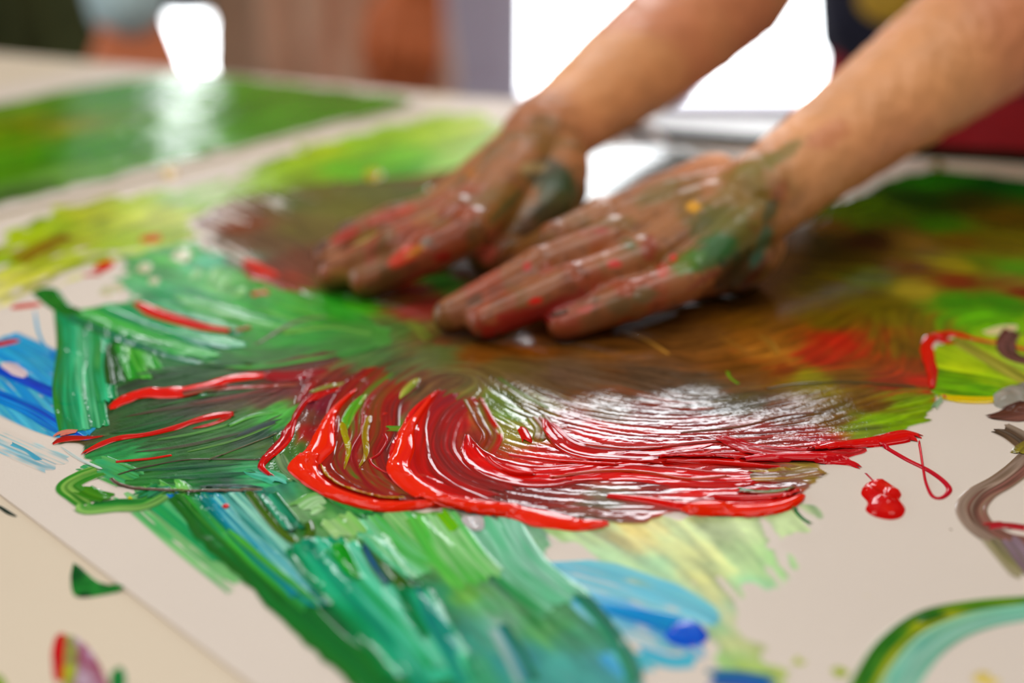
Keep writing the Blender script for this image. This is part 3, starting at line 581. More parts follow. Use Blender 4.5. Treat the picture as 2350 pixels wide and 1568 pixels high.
SK([(1310, 1350), (1390, 1440), (1440, 1520), (1460, 1580)], 6, [(60, 150, 110), (40, 120, 100), (70, 130, 110)], t=0.3, dry=0.15)
SK([(1120, 1190), (1150, 1250), (1200, 1320), (1300, 1400)], 22, [(60, 150, 90), (150, 210, 180), (110, 195, 150), (160, 215, 190), (110, 190, 150)], t=0.35, rag=6)
SK([(860, 1185), (930, 1260), (1010, 1320)], 24, [(100, 200, 150), (140, 210, 160), (90, 190, 90), (160, 210, 140), (100, 195, 110)], t=0.3, rag=6)
SK([(985, 1185), (1040, 1270), (1110, 1350)], 20, [(120, 200, 90), (90, 190, 80), (160, 215, 150), (110, 195, 110)], t=0.3, rag=6)
SK([(1010, 1180), (1045, 1225)], 5, [(130, 195, 10), (110, 190, 30)], t=0.3)
blob(PAINT, [(1065, 1190), (1105, 1192), (1110, 1220), (1085, 1226), (1060, 1205)], [(190, 185, 185), (200, 195, 195)], t=0.4)
SK([(690, 1180), (730, 1155), (750, 1160)], 13, [(150, 200, 130), (180, 215, 170), (130, 190, 110)], t=0.25, dry=0.1)
SK([(765, 1190), (790, 1215), (810, 1240)], 13, [(160, 205, 140), (170, 210, 140), (140, 200, 110)], t=0.25, dry=0.1)
SK([(725, 1110), (790, 1160), (850, 1190)], 6, [(60, 170, 80), (40, 140, 70)], t=0.3)
blob(PAINT, [(510, 1175), (520, 1168), (528, 1172), (520, 1180)], [(215, 30, 40)], t=0.5)
blob(PAINT, [(455, 1160 - 250), (470, 905), (478, 912), (462, 920)], [(30, 110, 60)], t=0.2)

# ---- the big smear the hands are pushing round
FL = [[(430, 500), (560, 560), (700, 620)], [(560, 470), (700, 540), (760, 590)], [(700, 440), (850, 450), (1000, 440)], [(1020, 830), (1300, 830), (1600, 800), (1900, 700)], [(1850, 640), (2050, 660), (2350, 645)],
      [(2050, 540), (2200, 580), (2400, 615)], [(1900, 500), (2050, 440), (2200, 405), (2380, 450)], [(1430, 765), (1550, 820)], [(1100, 790), (1300, 850), (1500, 900)],
      [(1120, 860), (1250, 935), (1400, 975), (1600, 985), (1800, 950), (2000, 900)], [(1180, 950), (1300, 1005), (1500, 1040), (1750, 1015), (2000, 1000)], [(1000, 1000), (1020, 1080), (1150, 1140), (1400, 1160), (1800, 1150)],
      [(1060, 900), (1000, 940), (960, 1000), (960, 1060), (1010, 1130), (1100, 1165)], [(760, 860), (700, 920), (670, 1000), (640, 1070)], [(930, 830), (830, 880), (760, 920), (740, 1000), (720, 1050), (780, 1110), (880, 1150)],
      [(900, 900), (860, 950), (850, 1000), (810, 1060), (850, 1110), (950, 1140)], [(640, 880), (760, 845), (900, 800), (1000, 770)], [(2050, 750), (2065, 850), (2000, 890)], [(1950, 770), (1870, 830), (1750, 860)], [(1750, 880), (1950, 865), (2120, 890)],
      [(1230, 1060), (1450, 1085), (1650, 1055), (1850, 1080)], [(700, 690), (850, 730), (1000, 700)], [(650, 1120), (690, 1090), (640, 1050)], [(1900, 980), (2000, 950), (2120, 920)], [(1250, 1180), (1450, 1195), (1700, 1180)], [(1350, 420), (1500, 400)]]
CP = [(500, 472, (140, 40, 50)), (470, 500, (120, 90, 100)), (560, 480, (115, 78, 55)), (620, 560, (98, 78, 55)), (650, 470, (75, 95, 50)), (720, 450, (95, 95, 45)), (800, 480, (100, 105, 45)), (560, 560, (110, 85, 65)), (620, 620, (100, 60, 50)), (700, 600, (100, 60, 45)), (600, 640, (175, 45, 35)), (850, 450, (90, 100, 55)), (950, 440, (85, 95, 60)), (1020, 430, (110, 75, 50)), (900, 500, (100, 90, 50)), (1000, 460, (70, 130, 50)),
      (540, 520, (130, 75, 50)), (680, 540, (95, 90, 45)), (500, 560, (110, 95, 80)), (940, 670, (150, 40, 30)), (1020, 650, (80, 150, 60)), (980, 710, (125, 50, 40)), (900, 690, (110, 75, 35)), (1060, 640, (120, 60, 40)), (760, 700, (50, 150, 40)), (820, 705, (80, 175, 40)), (700, 705, (70, 165, 60)), (650, 660, (130, 60, 45)), (560, 600, (90, 100, 80)),
      (900, 760, (90, 120, 60)), (1000, 760, (115, 100, 50)), (800, 780, (70, 130, 60)), (950, 720, (140, 60, 50)), (1000, 820, (98, 108, 60)), (850, 830, (75, 112, 65)), (1100, 820, (125, 78, 25)), (1200, 800, (132, 77, 20)), (1400, 790, (132, 87, 37)), (1600, 780, (125, 85, 40)), (1750, 750, (112, 77, 20)), (1900, 740, (105, 87, 10)), (2050, 720, (102, 92, 10)), (1800, 850, (132, 62, 20)), (1700, 860, (112, 72, 25)), (1930, 790, (175, 40, 20)), (1880, 830, (168, 45, 25)), (1980, 790, (145, 60, 20)), (2060, 800, (112, 87, 15)), (2100, 850, (132, 60, 10)), (2130, 880, (172, 35, 15)), (1860, 870, (135, 130, 10)), (1780, 820, (170, 115, 40)), (1740, 780, (145, 95, 30)), (1950, 880, (105, 75, 15)), (2050, 890, (128, 45, 20)), (2000, 940, (112, 77, 20)), (2100, 930, (122, 152, 10)), (2050, 980, (132, 168, 10)), (2000, 992, (122, 142, 40)), (2030, 970, (130, 170, 15)), (1900, 960, (112, 82, 20)), (1800, 960, (102, 62, 30)), (1700, 930, (82, 72, 40)),
      (1600, 900, (88, 72, 52)), (1500, 880, (95, 75, 55)), (1300, 870, (98, 78, 58)), (1200, 880, (105, 88, 58)), (1150, 850, (102, 87, 45)), (1400, 950, (110, 85, 55)), (1500, 960, (125, 60, 40)), (1350, 1000, (195, 32, 22)), (1450, 1030, (172, 32, 22)), (1300, 970, (135, 50, 30)), (1600, 1000, (150, 42, 32)), (1750, 1000, (142, 50, 35)), (1850, 1010, (155, 40, 40)), (1900, 1030, (195, 30, 38)), (1700, 1050, (175, 28, 18)), (1550, 1060, (215, 25, 10)), (1400, 1080, (225, 25, 8)), (1250, 1060, (210, 30, 10)), (1300, 1120, (140, 38, 22)), (1150, 1100, (165, 32, 22)), (1200, 1150, (122, 40, 30)), (1500, 1110, (130, 33, 28)), (1650, 1110, (195, 25, 12)), (1450, 1170, (150, 80, 70)), (1400, 1155, (125, 115, 95)), (1550, 1170, (170, 60, 50)), (1600, 1150, (210, 25, 10)), (1750, 1130, (172, 40, 35)), (1800, 1100, (145, 100, 90)), (1800, 1150, (205, 38, 28)), (1860, 1085, (150, 130, 60)), (1300, 1040, (200, 30, 15)), (1420, 1055, (185, 30, 20)), (1550, 1040, (190, 35, 25)), (1480, 1000, (165, 40, 25)),
      (780, 1000, (140, 45, 50)), (740, 940, (130, 40, 60)), (700, 960, (120, 75, 60)), (720, 1000, (155, 33, 38)), (800, 950, (120, 90, 40)), (830, 1000, (172, 43, 28)), (870, 1050, (155, 38, 28)), (900, 1020, (130, 60, 50)), (850, 1100, (112, 55, 35)), (930, 1120, (140, 33, 28)), (800, 1120, (122, 70, 30)), (1000, 1000, (175, 38, 38)), (980, 1060, (165, 38, 42)), (1050, 980, (190, 38, 28)), (1100, 1010, (155, 55, 30)), (1050, 1100, (145, 50, 40)), (950, 880, (112, 75, 45)), (900, 900, (90, 92, 50)), (950, 960, (112, 90, 60)), (920, 990, (90, 125, 40)), (1130, 930, (95, 112, 40)), (1160, 990, (145, 142, 50)), (1190, 1000, (155, 145, 60)), (1180, 960, (112, 142, 60)), (1220, 950, (112, 90, 30)), (820, 880, (122, 50, 50)), (760, 880, (132, 60, 50)), (850, 870, (80, 102, 60)), (700, 900, (142, 40, 40)), (680, 1050, (72, 112, 50)), (650, 1080, (82, 142, 80)), (680, 1100, (112, 152, 100)), (640, 1020, (62, 112, 50)), (920, 950, (130, 50, 45)), (1020, 1020, (170, 35, 35)), (1100, 1060, (200, 32, 15)), (1110, 1130, (120, 60, 45)), (870, 960, (150, 45, 40)), (820, 1050, (150, 40, 40)), (900, 1090, (120, 75, 50)), (880, 1120, (125, 60, 40)),
      (1850, 560, (62, 52, 20)), (1900, 520, (112, 82, 30)), (2000, 480, (85, 115, 10)), (2100, 420, (52, 125, 10)), (2200, 410, (42, 115, 10)), (2300, 430, (22, 90, 15)), (2100, 460, (42, 68, 5)), (2250, 470, (62, 62, 5)), (2150, 520, (72, 115, 10)), (2300, 500, (92, 72, 5)), (2000, 560, (72, 46, 20)), (1950, 600, (77, 62, 10)), (2200, 560, (112, 87, 10)), (2100, 560, (135, 105, 40)), (2300, 570, (107, 97, 10)), (2100, 620, (102, 67, 10)), (2250, 610, (92, 112, 10)), (2330, 620, (82, 145, 20)), (2200, 612, (142, 132, 20)), (1900, 650, (92, 77, 10)), (1800, 620, (77, 62, 20)), (2000, 650, (87, 97, 10)), (2200, 650, (115, 50, 20)), (2330, 650, (122, 112, 40)), (2340, 670, (115, 25, 15)), (2100, 672, (155, 140, 40)), (2000, 680, (92, 82, 10)), (2200, 700, (62, 145, 10)), (2300, 700, (52, 138, 10)), (2250, 730, (95, 170, 10)), (1700, 690, (70, 45, 15)), (1950, 500, (95, 115, 20)), (1400, 420, (70, 80, 60)), (1500, 380, (50, 65, 50)), (1350, 500, (90, 85, 60)), (1250, 430, (110, 110, 60))]
MAIN = [(455, 515), (540, 455), (640, 440), (800, 420), (1000, 400), (1200, 350), (1400, 350), (1550, 345), (1700, 420), (1900, 470), (2050, 412), (2170, 392), (2290, 405), (2420, 450), (2420, 760), (2300, 775), (2190, 778), (2128, 800), (2146, 860), (2142, 930), (2090, 985), (2000, 1012), (1950, 1030), (1880, 1060), (1885, 1090), (1850, 1120), (1825, 1165), (1700, 1185), (1560, 1190), (1400, 1208), (1200, 1188), (1000, 1172), (850, 1165), (745, 1118), (700, 1070), (670, 1110), (625, 1100), (600, 1065), (650, 1000), (690, 950), (700, 890), (730, 850), (830, 815), (900, 790), (860, 745), (760, 700), (620, 660), (520, 610), (470, 565)]
film(PAINT, MAIN, CP, FL, res=0.64, t=0.3, amp=0.1, ridge=0.9, L=22, LH=9, feather=2, rag=2.0, streak=1.0, soft=0.004, name='brown_red_smear', mat=M_GLARE, dens=[(455, 540, 0.62), (500, 470, 0.5), (480, 590, 0.5), (640, 445, 0.4), (560, 540, 0.05), (640, 560, 0), (800, 480, 0), (1000, 600, 0), (1200, 900, 0), (800, 760, 0.15), (700, 690, 0.17), (1000, 780, 0), (1600, 700, 0), (2000, 600, 0), (2100, 900, 0), (800, 1000, 0), (1000, 1100, 0), (1500, 1100, 0), (1850, 1050, 0)],
     amps=[(600, 520, 0.01), (900, 470, 0.01), (1200, 800, 0.006), (1500, 800, 0.006), (1700, 830, 0.008), (1900, 800, 0.01), (1900, 700, 0.01), (2200, 550, 0.015), (1000, 820, 0.01), (1300, 880, 0.034), (1500, 890, 0.034), (1450, 950, 0.04), (1300, 1000, 0.035), (1700, 960, 0.04), (1900, 960, 0.03), (2000, 850, 0.012), (1500, 1060, 0.045), (1750, 1080, 0.06), (1300, 1140, 0.045), (1500, 1150, 0.06), (800, 1000, 0.02), (1000, 1000, 0.02), (900, 1100, 0.02), (850, 850, 0.015), (1450, 420, 0.01)])

# ---- stripes and ridges on top of the smear
SK([(1000, 800), (1050, 782), (1110, 776)], 16, [(98, 85, 40), (115, 78, 32), (120, 75, 28)], t=0.05, mat=M_DRY, taper=(0.4, 0.4), rag=6)  # matte stroke added to dull a reflection by the fingertips
SK([(1400, 775), (1470, 745), (1560, 722)], 10, [(110, 70, 25), (105, 66, 24)], t=0.05, mat=M_DRY, taper=(0.4, 0.4), rag=6)  # likewise added, dulls the glint under the little finger
for p_, w_, c_ in (([(300, 925), (420, 900), (560, 884), (700, 852)], 2.5, [(70, 45, 35), (40, 70, 40)]), ([(270, 965), (380, 945), (500, 928), (640, 905)], 3, [(95, 50, 40), (60, 60, 38), (110, 55, 45)]),
                   ([(330, 945), (470, 915), (620, 895)], 2, [(60, 130, 50), (40, 90, 42)]), ([(420, 935), (540, 915), (680, 880)], 3.5, [(125, 60, 45), (95, 62, 42)]),
                   ([(250, 1000), (330, 985), (430, 960)], 5, [(20, 85, 38), (30, 100, 45), (45, 70, 38)]), ([(330, 1020), (450, 1000), (560, 970)], 2.5, [(70, 115, 55), (90, 150, 60)]),
                   ([(300, 1045), (430, 1028), (560, 995), (650, 955)], 3, [(55, 85, 55), (75, 70, 50), (50, 100, 52)]), ([(420, 1045), (540, 1015), (640, 975)], 2, [(110, 160, 75), (80, 120, 60)]),
                   ([(540, 1010), (600, 985), (660, 965)], 4, [(30, 60, 62), (45, 55, 50)]), ([(300, 1088), (430, 1078), (560, 1070)], 3, [(20, 85, 55), (40, 115, 62)]),
                   ([(350, 1104), (480, 1098), (600, 1090)], 4, [(25, 95, 58), (18, 75, 60), (40, 120, 65)]), ([(440, 1122), (540, 1122), (620, 1126)], 3, [(60, 70, 72), (50, 105, 85)]),
                   ([(560, 1085), (620, 1100), (660, 1122)], 8, [(70, 185, 150), (120, 210, 190), (60, 170, 120)]), ([(640, 1040), (655, 1080), (700, 1120)], 5, [(120, 150, 100), (80, 110, 70), (140, 165, 115)]),
                   ([(420, 820), (560, 850), (720, 830), (880, 800)], 4, [(60, 140, 60), (90, 165, 70)]), ([(300, 870), (420, 850), (600, 838)], 5, [(40, 85, 42), (30, 100, 35), (50, 70, 40)]),
                   ([(560, 700), (680, 740), (800, 760)], 5, [(45, 135, 55), (110, 190, 80), (60, 155, 55)]), ([(620, 700), (760, 735), (860, 745)], 4, [(100, 185, 55), (55, 145, 50)])):
    SK(p_, w_, c_, t=0.07, dry=0.18, dry_end=0.12, taper=(0.3, 0.3), rag=8, mat=M_MATT)
RED = [(246, 52, 6), (248, 60, 8), (242, 44, 6)]
B = dict(bead=True)
SK([(250, 946), (300, 918), (350, 908), (420, 905), (480, 890), (540, 874), (610, 868), (640, 866)], [3, 7, 10, 9, 7, 6, 7, 3], [(236, 40, 10), (225, 25, 8), (240, 45, 20)], t=0.7, bead=True, wob=0.3, label='thick scarlet streak')
SK([(600, 872), (680, 868), (760, 856)], 10, [(150, 40, 50), (170, 45, 50), (130, 60, 60)], t=0.2, dry=0.2, taper=(0.2, 0.4))
SK([(420, 912), (500, 898), (600, 893), (690, 888)], 4, [(130, 105, 85), (160, 60, 50), (110, 60, 50)], t=0.3, dry=0.1)
SK([(185, 1050), (225, 1030), (270, 1012), (345, 1002), (400, 988), (460, 968), (510, 957), (550, 955)], [2, 4, 4, 3.5, 4, 4, 5, 3], [(215, 35, 20), (200, 40, 30), (220, 45, 30)], t=0.55, bead=True, wob=0.3)
SK([(440, 990), (490, 978), (540, 958)], 3, [(205, 60, 50), (190, 50, 40)], t=0.4, taper=(0.3, 0.3))
SK([(118, 1026), (150, 1014), (200, 1012), (245, 1006)], [4, 5, 4, 2], [(225, 35, 25), (170, 40, 30), (120, 55, 40)], t=0.5, taper=(0.2, 0.5))
SK([(130, 1010), (150, 1000), (175, 1000)], 5, [(225, 160, 140), (215, 130, 110)], t=0.2, dry=0.2)
SK([(248, 1069), (310, 1062), (350, 1058), (395, 1050)], 1.6, [(205, 45, 25), (190, 50, 35)], t=0.35, bead=True)
SK([(255, 1104), (275, 1118), (330, 1130), (400, 1136), (440, 1137), (520, 1136), (610, 1139)], 1.7, [(95, 75, 62), (125, 110, 98), (110, 95, 80)], t=0.45, bead=True, label='thin brown ridge along the edge of the dark smear')
SK([(258, 1100), (320, 1082), (420, 1062), (520, 1060), (640, 1062)], 0.9, [(80, 75, 60)], t=0.25, bead=True)
SK([(480, 1062), (560, 1030), (640, 1000)], 0.9, [(90, 90, 60)], t=0.25, bead=True)
SK([(520, 985), (580, 960), (640, 950)], 3, [(90, 170, 80), (120, 190, 90), (60, 140, 60)], t=0.25, dry=0.15)
SK([(310, 698), (350, 720), (400, 738), (470, 758), (540, 768)], [3, 9, 8, 6, 4], [(215, 45, 25), (225, 50, 40), (200, 50, 20)], t=0.9, bead=True, label='short glossy red streak on the green')
SK([(535, 768), (560, 760), (578, 755)], 3.5, [(160, 90, 30), (150, 100, 30)], t=0.4, bead=True)
# second scallop (left small one)
SK([(760, 885), (700, 930), (670, 980), (650, 1020), (612, 1060), (600, 1078), (612, 1092), (628, 1102)], [1.5, 3, 3, 3, 5, 6, 3, 1.5], [(150, 30, 40), (190, 25, 20), (225, 25, 10)], t=0.6, bead=True, wob=0.4)
SK([(840, 885), (760, 905), (705, 935)], 3, [(200, 30, 20), (215, 30, 20)], t=0.3, taper=(0.3, 0.3))
SK([(700, 915), (760, 895), (830, 880)], 4, [(110, 150, 60), (170, 140, 80), (60, 140, 60)], t=0.3, taper=(0.3, 0.3))
# scallop fills with fine combed bristle lines
SK([(880, 850), (820, 900), (790, 950), (785, 1010), (765, 1060), (790, 1110), (880, 1145)], 15, [(140, 40, 40), (165, 40, 30), (120, 75, 40), (150, 40, 45), (90, 120, 40)], t=0.35, dry=0.12, rag=8)
SK([(930, 880), (880, 930), (870, 1000), (850, 1050), (880, 1110), (960, 1145)], 16, [(160, 40, 40), (130, 80, 40), (170, 40, 35), (120, 50, 45)], t=0.35, dry=0.2, rag=8)
SK([(1060, 910), (1010, 950), (985, 1000), (985, 1050), (1040, 1110), (1150, 1150)], 22, [(200, 35, 25), (150, 45, 50), (180, 40, 35), (140, 55, 50), (170, 40, 35)], t=0.35, dry=0.08, rag=10)
SK([(1085, 920), (1110, 970), (1130, 1010), (1100, 1060)], 9, [(110, 110, 40), (150, 60, 30), (130, 90, 40), (190, 40, 20)], t=0.35, dry=0.3, rag=6)
SK([(1230, 960), (1250, 990), (1245, 1020)], 9, [(130, 120, 40), (150, 70, 30), (110, 110, 40)], t=0.35, dry=0.15, rag=4)
SK([(840, 910), (815, 940), (800, 965), (790, 1000)], 5, [(110, 180, 50), (60, 160, 50), (170, 180, 20)], t=0.35, taper=(0.3, 0.3))
SK([(785, 975), (790, 1000), (800, 1040), (790, 1085)], 3, [(185, 180, 10), (170, 150, 20), (200, 190, 10)], t=0.15, dry=0.2, taper=(0.1, 0.5))
SK([(850, 960), (838, 1000), (840, 1050), (822, 1085)], 3, [(165, 140, 20), (150, 110, 20)], t=0.25, dry=0.15, taper=(0.1, 0.5))
SK([(915, 925), (940, 895), (965, 870)], [2, 4, 5, 3], [(130, 150, 50), (190, 190, 90), (120, 140, 30)], t=0.2, dry=0.25, taper=(0.3, 0.3))
SK([(880, 990), (930, 993), (930, 1002)], 5, [(90, 150, 50), (120, 140, 40)], t=0.2, dry=0.1)
SK([(880, 1000), (888, 1020), (870, 1050), (850, 1065), (870, 1085), (915, 1100)], 1.3, [(185, 25, 25), (165, 30, 35)], t=0.35, bead=True)
# the heavy scarlet ridges of the scallops, each fading inwards
SK([(775, 960), (752, 1010), (735, 1055), (725, 1080), (745, 1110), (800, 1142), (870, 1160), (960, 1160)], [7, 8, 10, 12, 13, 12, 11, 6], [(232, 25, 4), (225, 28, 8), (175, 38, 25), (135, 45, 35)], t=0.3, jit=0.5, taper=(0.2, 0.1), rag=3, mat=M_GLOSS)
SK([(1010, 900), (965, 950), (945, 1010), (940, 1060), (955, 1100), (1010, 1140), (1090, 1160), (1180, 1170)], [6, 8, 10, 15, 18, 18, 15, 8], [(232, 25, 4), (228, 26, 6), (205, 30, 14), (160, 42, 32)], t=0.3, jit=0.5, taper=(0.2, 0.2), rag=3, mat=M_GLOSS)
SK([(1070, 1000), (1085, 1045), (1130, 1080), (1220, 1100), (1330, 1092), (1440, 1070), (1540, 1060)], [6, 11, 17, 17, 14, 10, 5], [(160, 36, 28), (222, 24, 5), (230, 24, 5), (195, 32, 20)], t=0.3, rag=3, taper=(0.2, 0.3), jit=0.7, mat=M_GLOSS)
SK([(1262, 975), (1290, 1015), (1340, 1038), (1420, 1046), (1540, 1042), (1640, 1024)], [5, 9, 12, 10, 9, 6], [(222, 24, 5), (225, 24, 5), (170, 34, 24)], t=0.25, rag=3, taper=(0.1, 0.3), jit=0.7, mat=M_GLOSS)
SK([(1300, 1110), (1420, 1092), (1540, 1100), (1680, 1108), (1790, 1100)], [6, 12, 15, 12, 6], [(200, 28, 12), (228, 24, 6), (225, 24, 6), (190, 30, 20)], t=0.25, rag=3, taper=(0.2, 0.2), jit=0.7, mat=M_GLOSS)
SK([(1480, 1068), (1600, 1060), (1720, 1056), (1880, 1052)], [5, 10, 10, 6], [(215, 26, 10), (222, 26, 10), (185, 34, 28)], t=0.25, rag=3, taper=(0.2, 0.2), jit=0.7, mat=M_GLOSS)
SK([(1560, 1168), (1660, 1164), (1760, 1158), (1830, 1148)], [8, 16, 15, 7], [(230, 24, 4), (225, 24, 6), (180, 40, 34)], t=0.3, rag=3, taper=(0.3, 0.2), jit=0.6, mat=M_GLOSS)
SK([(820, 900), (765, 955), (745, 1005), (738, 1035), (720, 1055), (700, 1075)], [1.2, 2.5, 4.5, 8, 11, 11], RED, t=1.1, bead=True, label='thick glossy scarlet ridge, upper part of the left scallop')
SK([(714, 1052), (696, 1078), (710, 1105), (750, 1135), (800, 1155), (860, 1170), (920, 1172), (975, 1166), (1010, 1158)], [8, 12, 8, 6.5, 6, 6, 6, 5, 4], RED, t=1.3, bead=True, label='thick glossy scarlet ridge round the left scallop')
SK([(740, 1075), (752, 1105), (790, 1130), (850, 1148), (905, 1155), (945, 1156)], 1.6, [(185, 140, 12), (165, 110, 20)], t=0.3, bead=True)
SK([(1000, 910), (960, 960), (935, 1000), (928, 1040), (915, 1072), (918, 1095), (950, 1125), (1000, 1152), (1060, 1168), (1120, 1175), (1180, 1180)], [1.2, 2.5, 3.5, 6, 8, 9, 9, 9, 8, 6, 5], RED, t=1.2, bead=True, label='thick glossy scarlet ridge round the middle scallop')
SK([(1000, 1160), (1080, 1176), (1180, 1184), (1250, 1200), (1330, 1212), (1400, 1208)], [4, 6, 7, 11, 8, 3], RED, t=1.2, bead=True)
SK([(1118, 1058), (1140, 1078), (1180, 1095), (1230, 1098)], 1.8, [(222, 22, 5), (205, 28, 10)], t=1.2, bead=True)
SK([(1245, 965), (1275, 1010), (1320, 1040), (1400, 1052), (1520, 1055), (1640, 1040)], [3, 7, 10, 9, 9, 6], [(222, 22, 5), (180, 32, 20), (205, 28, 10)], t=0.45, taper=(0.1, 0.2), mat=M_GLOSS)
SK([(1160, 1050), (1230, 1060), (1320, 1068), (1420, 1075)], 2, [(205, 25, 8), (215, 28, 10)], t=0.5, bead=True)
SK([(1195, 985), (1205, 1005), (1212, 1025)], 4, [(215, 25, 8), (200, 30, 15)], t=0.7, bead=True)
SK([(1260, 1105), (1380, 1090), (1480, 1092), (1580, 1108), (1680, 1100)], [1.2, 2, 2.2, 2, 1.2], [(195, 60, 25), (180, 80, 35)], t=0.5, bead=True, wob=0.2)
SK([(1340, 1030), (1460, 1040), (1580, 1025), (1700, 1015), (1780, 1008)], 1.5, [(180, 40, 25), (190, 60, 40)], t=0.5, bead=True)
SK([(1380, 1145), (1480, 1155), (1580, 1172), (1660, 1178)], [2, 4, 5, 2.5], [(222, 20, 5), (228, 24, 8)], t=1.0, bead=True)
SK([(1520, 1070), (1620, 1068), (1720, 1075), (1800, 1082)], [1.5, 3, 3, 1.5], [(200, 25, 15), (215, 28, 15)], t=0.8, bead=True)
SK([(1500, 1060), (1640, 1055), (1760, 1062), (1850, 1060), (1940, 1050)], [1.5, 3, 3, 2.5, 2.5], [(205, 25, 22), (195, 28, 28)], t=0.8, bead=True, wob=0.3)
SK([(1560, 1180), (1640, 1178), (1720, 1180), (1790, 1172), (1830, 1155), (1842, 1140)], [4, 8, 8, 7, 5, 2.5], RED, t=1.2, bead=True, wob=0.15, label='thick glossy scarlet ridge at the lower edge')
SK([(1620, 1148), (1700, 1152), (1780, 1148), (1835, 1138)], [2, 4, 4, 2], [(205, 40, 40), (220, 30, 20)], t=0.9, bead=True)
SK([(1680, 1130), (1760, 1140), (1830, 1128)], 4, [(90, 130, 80), (130, 140, 110), (60, 110, 70)], t=0.4)
SK([(1720, 1100), (1800, 1098), (1885, 1085)], 9, [(190, 150, 60), (150, 110, 90), (140, 120, 90), (180, 150, 40)], t=0.35, dry=0.2, rag=5)
SK([(1640, 1010), (1740, 1040), (1860, 1050), (1960, 1040), (1975, 1030)], [5, 9, 11, 10, 5], [(195, 28, 35), (180, 60, 60), (205, 30, 40)], t=0.6, wob=0.3)
SK([(1700, 1065), (1860, 1060), (1940, 1066), (1978, 1080)], [3, 5, 7, 2.5], [(205, 25, 38), (215, 28, 38)], t=1.0, bead=True)
SK([(1850, 1048), (1930, 1030), (2010, 1020), (2060, 1010), (2085, 1006), (2112, 1014)], [3, 5, 6, 7, 9, 8], [(210, 22, 22), (222, 22, 18)], t=1.2, bead=True, label='scarlet tongue of paint at the right tip')
SK([(1980, 1085), (2000, 1105), (2012, 1118)], 0.8, [(190, 70, 80)], t=0.3, bead=True, name='paint_string')
SK([(2020, 1025), (2080, 1060), (2130, 1085), (2165, 1110), (2178, 1130), (2160, 1148), (2140, 1145), (2125, 1115), (2118, 1080), (2112, 1040), (2108, 1018)], [2, 2.2, 2.2, 2.4, 2.4, 1.8, 1.3, 1.1, 1.0, 1.0, 1.0], [(190, 25, 50), (205, 28, 48)], t=0.7, bead=True, name='paint_string', label='looping thin red string of paint')
blob(PAINT, [(1978, 1125), (1992, 1112), (2020, 1108), (2050, 1120), (2068, 1138), (2064, 1152), (2077, 1172), (2068, 1192), (2040, 1198), (2005, 1190), (1986, 1176), (1990, 1158), (1976, 1140)], [(205, 15, 18), (215, 20, 14), (225, 45, 28)], t=2.2, bumps=0.5, name='paint_drop', label='separate glossy red drop on bare paper')
SK([(1822, 1175), (1840, 1195), (1868, 1212)], 2, [(60, 120, 70), (70, 130, 80)], t=0.25, dry=0.1)
# pale finger streaks and small marks on the brown
SK([(1410, 765), (1470, 780), (1540, 822)], 2.6, [(190, 140, 60), (200, 150, 70)], t=0.2, taper=(0.4, 0.2), dry=0.05)
SK([(1640, 770), (1690, 800), (1720, 815)], 3, [(150, 105, 40), (165, 115, 50)], t=0.12, dry=0.2, taper=(0.4, 0.3))
SK([(1735, 772), (1765, 790), (1785, 822)], 4.5, [(180, 130, 50), (150, 110, 40), (190, 140, 60)], t=0.12, dry=0.2, taper=(0.3, 0.3))
SK([(1668, 855), (1675, 872), (1695, 888)], 1.8, [(130, 160, 10), (60, 130, 40)], t=0.3)
SK([(1140, 870), (1190, 905), (1260, 945)], 2.6, [(120, 130, 70), (90, 110, 50)], t=0.2, dry=0.15)
SK([(1750, 900), (1830, 888), (1950, 884), (2100, 894)], 1.4, [(70, 65, 15)], t=0.3, bead=True)
SK([(1560, 1000), (1700, 985), (1800, 960), (1880, 952)], 1.2, [(120, 70, 40)], t=0.35, bead=True)
SK([(1330, 352), (1450, 345), (1600, 352), (1700, 372)], 9, [(20, 40, 22), (35, 60, 25), (20, 35, 30)], t=0.2)
SK([(1480, 392), (1570, 388), (1650, 392)], 6, [(30, 60, 40), (25, 50, 45)], t=0.2, taper=(0.3, 0.3))
# scarlet hook at the right, and the margin there
film(PAINT, [(2130, 810), (2200, 778), (2300, 745), (2440, 735), (2440, 930), (2320, 930), (2200, 918), (2150, 912), (2140, 860)],
     [(2160, 830, (150, 180, 15)), (2200, 850, (175, 195, 15)), (2260, 880, (150, 185, 15)), (2180, 880, (110, 165, 10)), (2250, 900, (105, 165, 15)), (2230, 830, (165, 190, 25)), (2300, 790, (165, 185, 30)), (2330, 840, (150, 170, 60)), (2200, 770, (110, 170, 10)), (2280, 755, (115, 175, 15)), (2340, 880, (160, 180, 40))],
     [[(2140, 870), (2250, 880), (2400, 890)], [(2150, 800), (2280, 860), (2400, 920)]], res=0.8, t=0.2, amp=0.07, ridge=1.4, L=18, LH=12, name='lime_smear', rag=2)
SK([(2185, 782), (2250, 820), (2320, 862), (2380, 895)], 9, [(150, 150, 60), (170, 165, 70), (120, 125, 40), (165, 160, 60)], t=0.35, rag=3)
blob(PAINT, [(2252, 768), (2290, 755), (2332, 754), (2325, 768), (2275, 776)], [(222, 212, 165), (215, 205, 150)], t=0.15)
SK([(2150, 915), (2200, 922), (2260, 924), (2300, 920)], [3, 6, 6, 4], [(222, 192, 5), (215, 200, 10)], t=0.7, bead=True, label='yellow ridge')
SK([(2198, 796), (2170, 790), (2145, 778), (2126, 795), (2130, 830), (2140, 870), (2138, 905)], [3, 6, 5, 6, 5, 3.5, 2], [(215, 28, 5), (190, 30, 15)], t=0.6, bead=True, wob=0.3, label='scarlet hook at the edge of the brown')
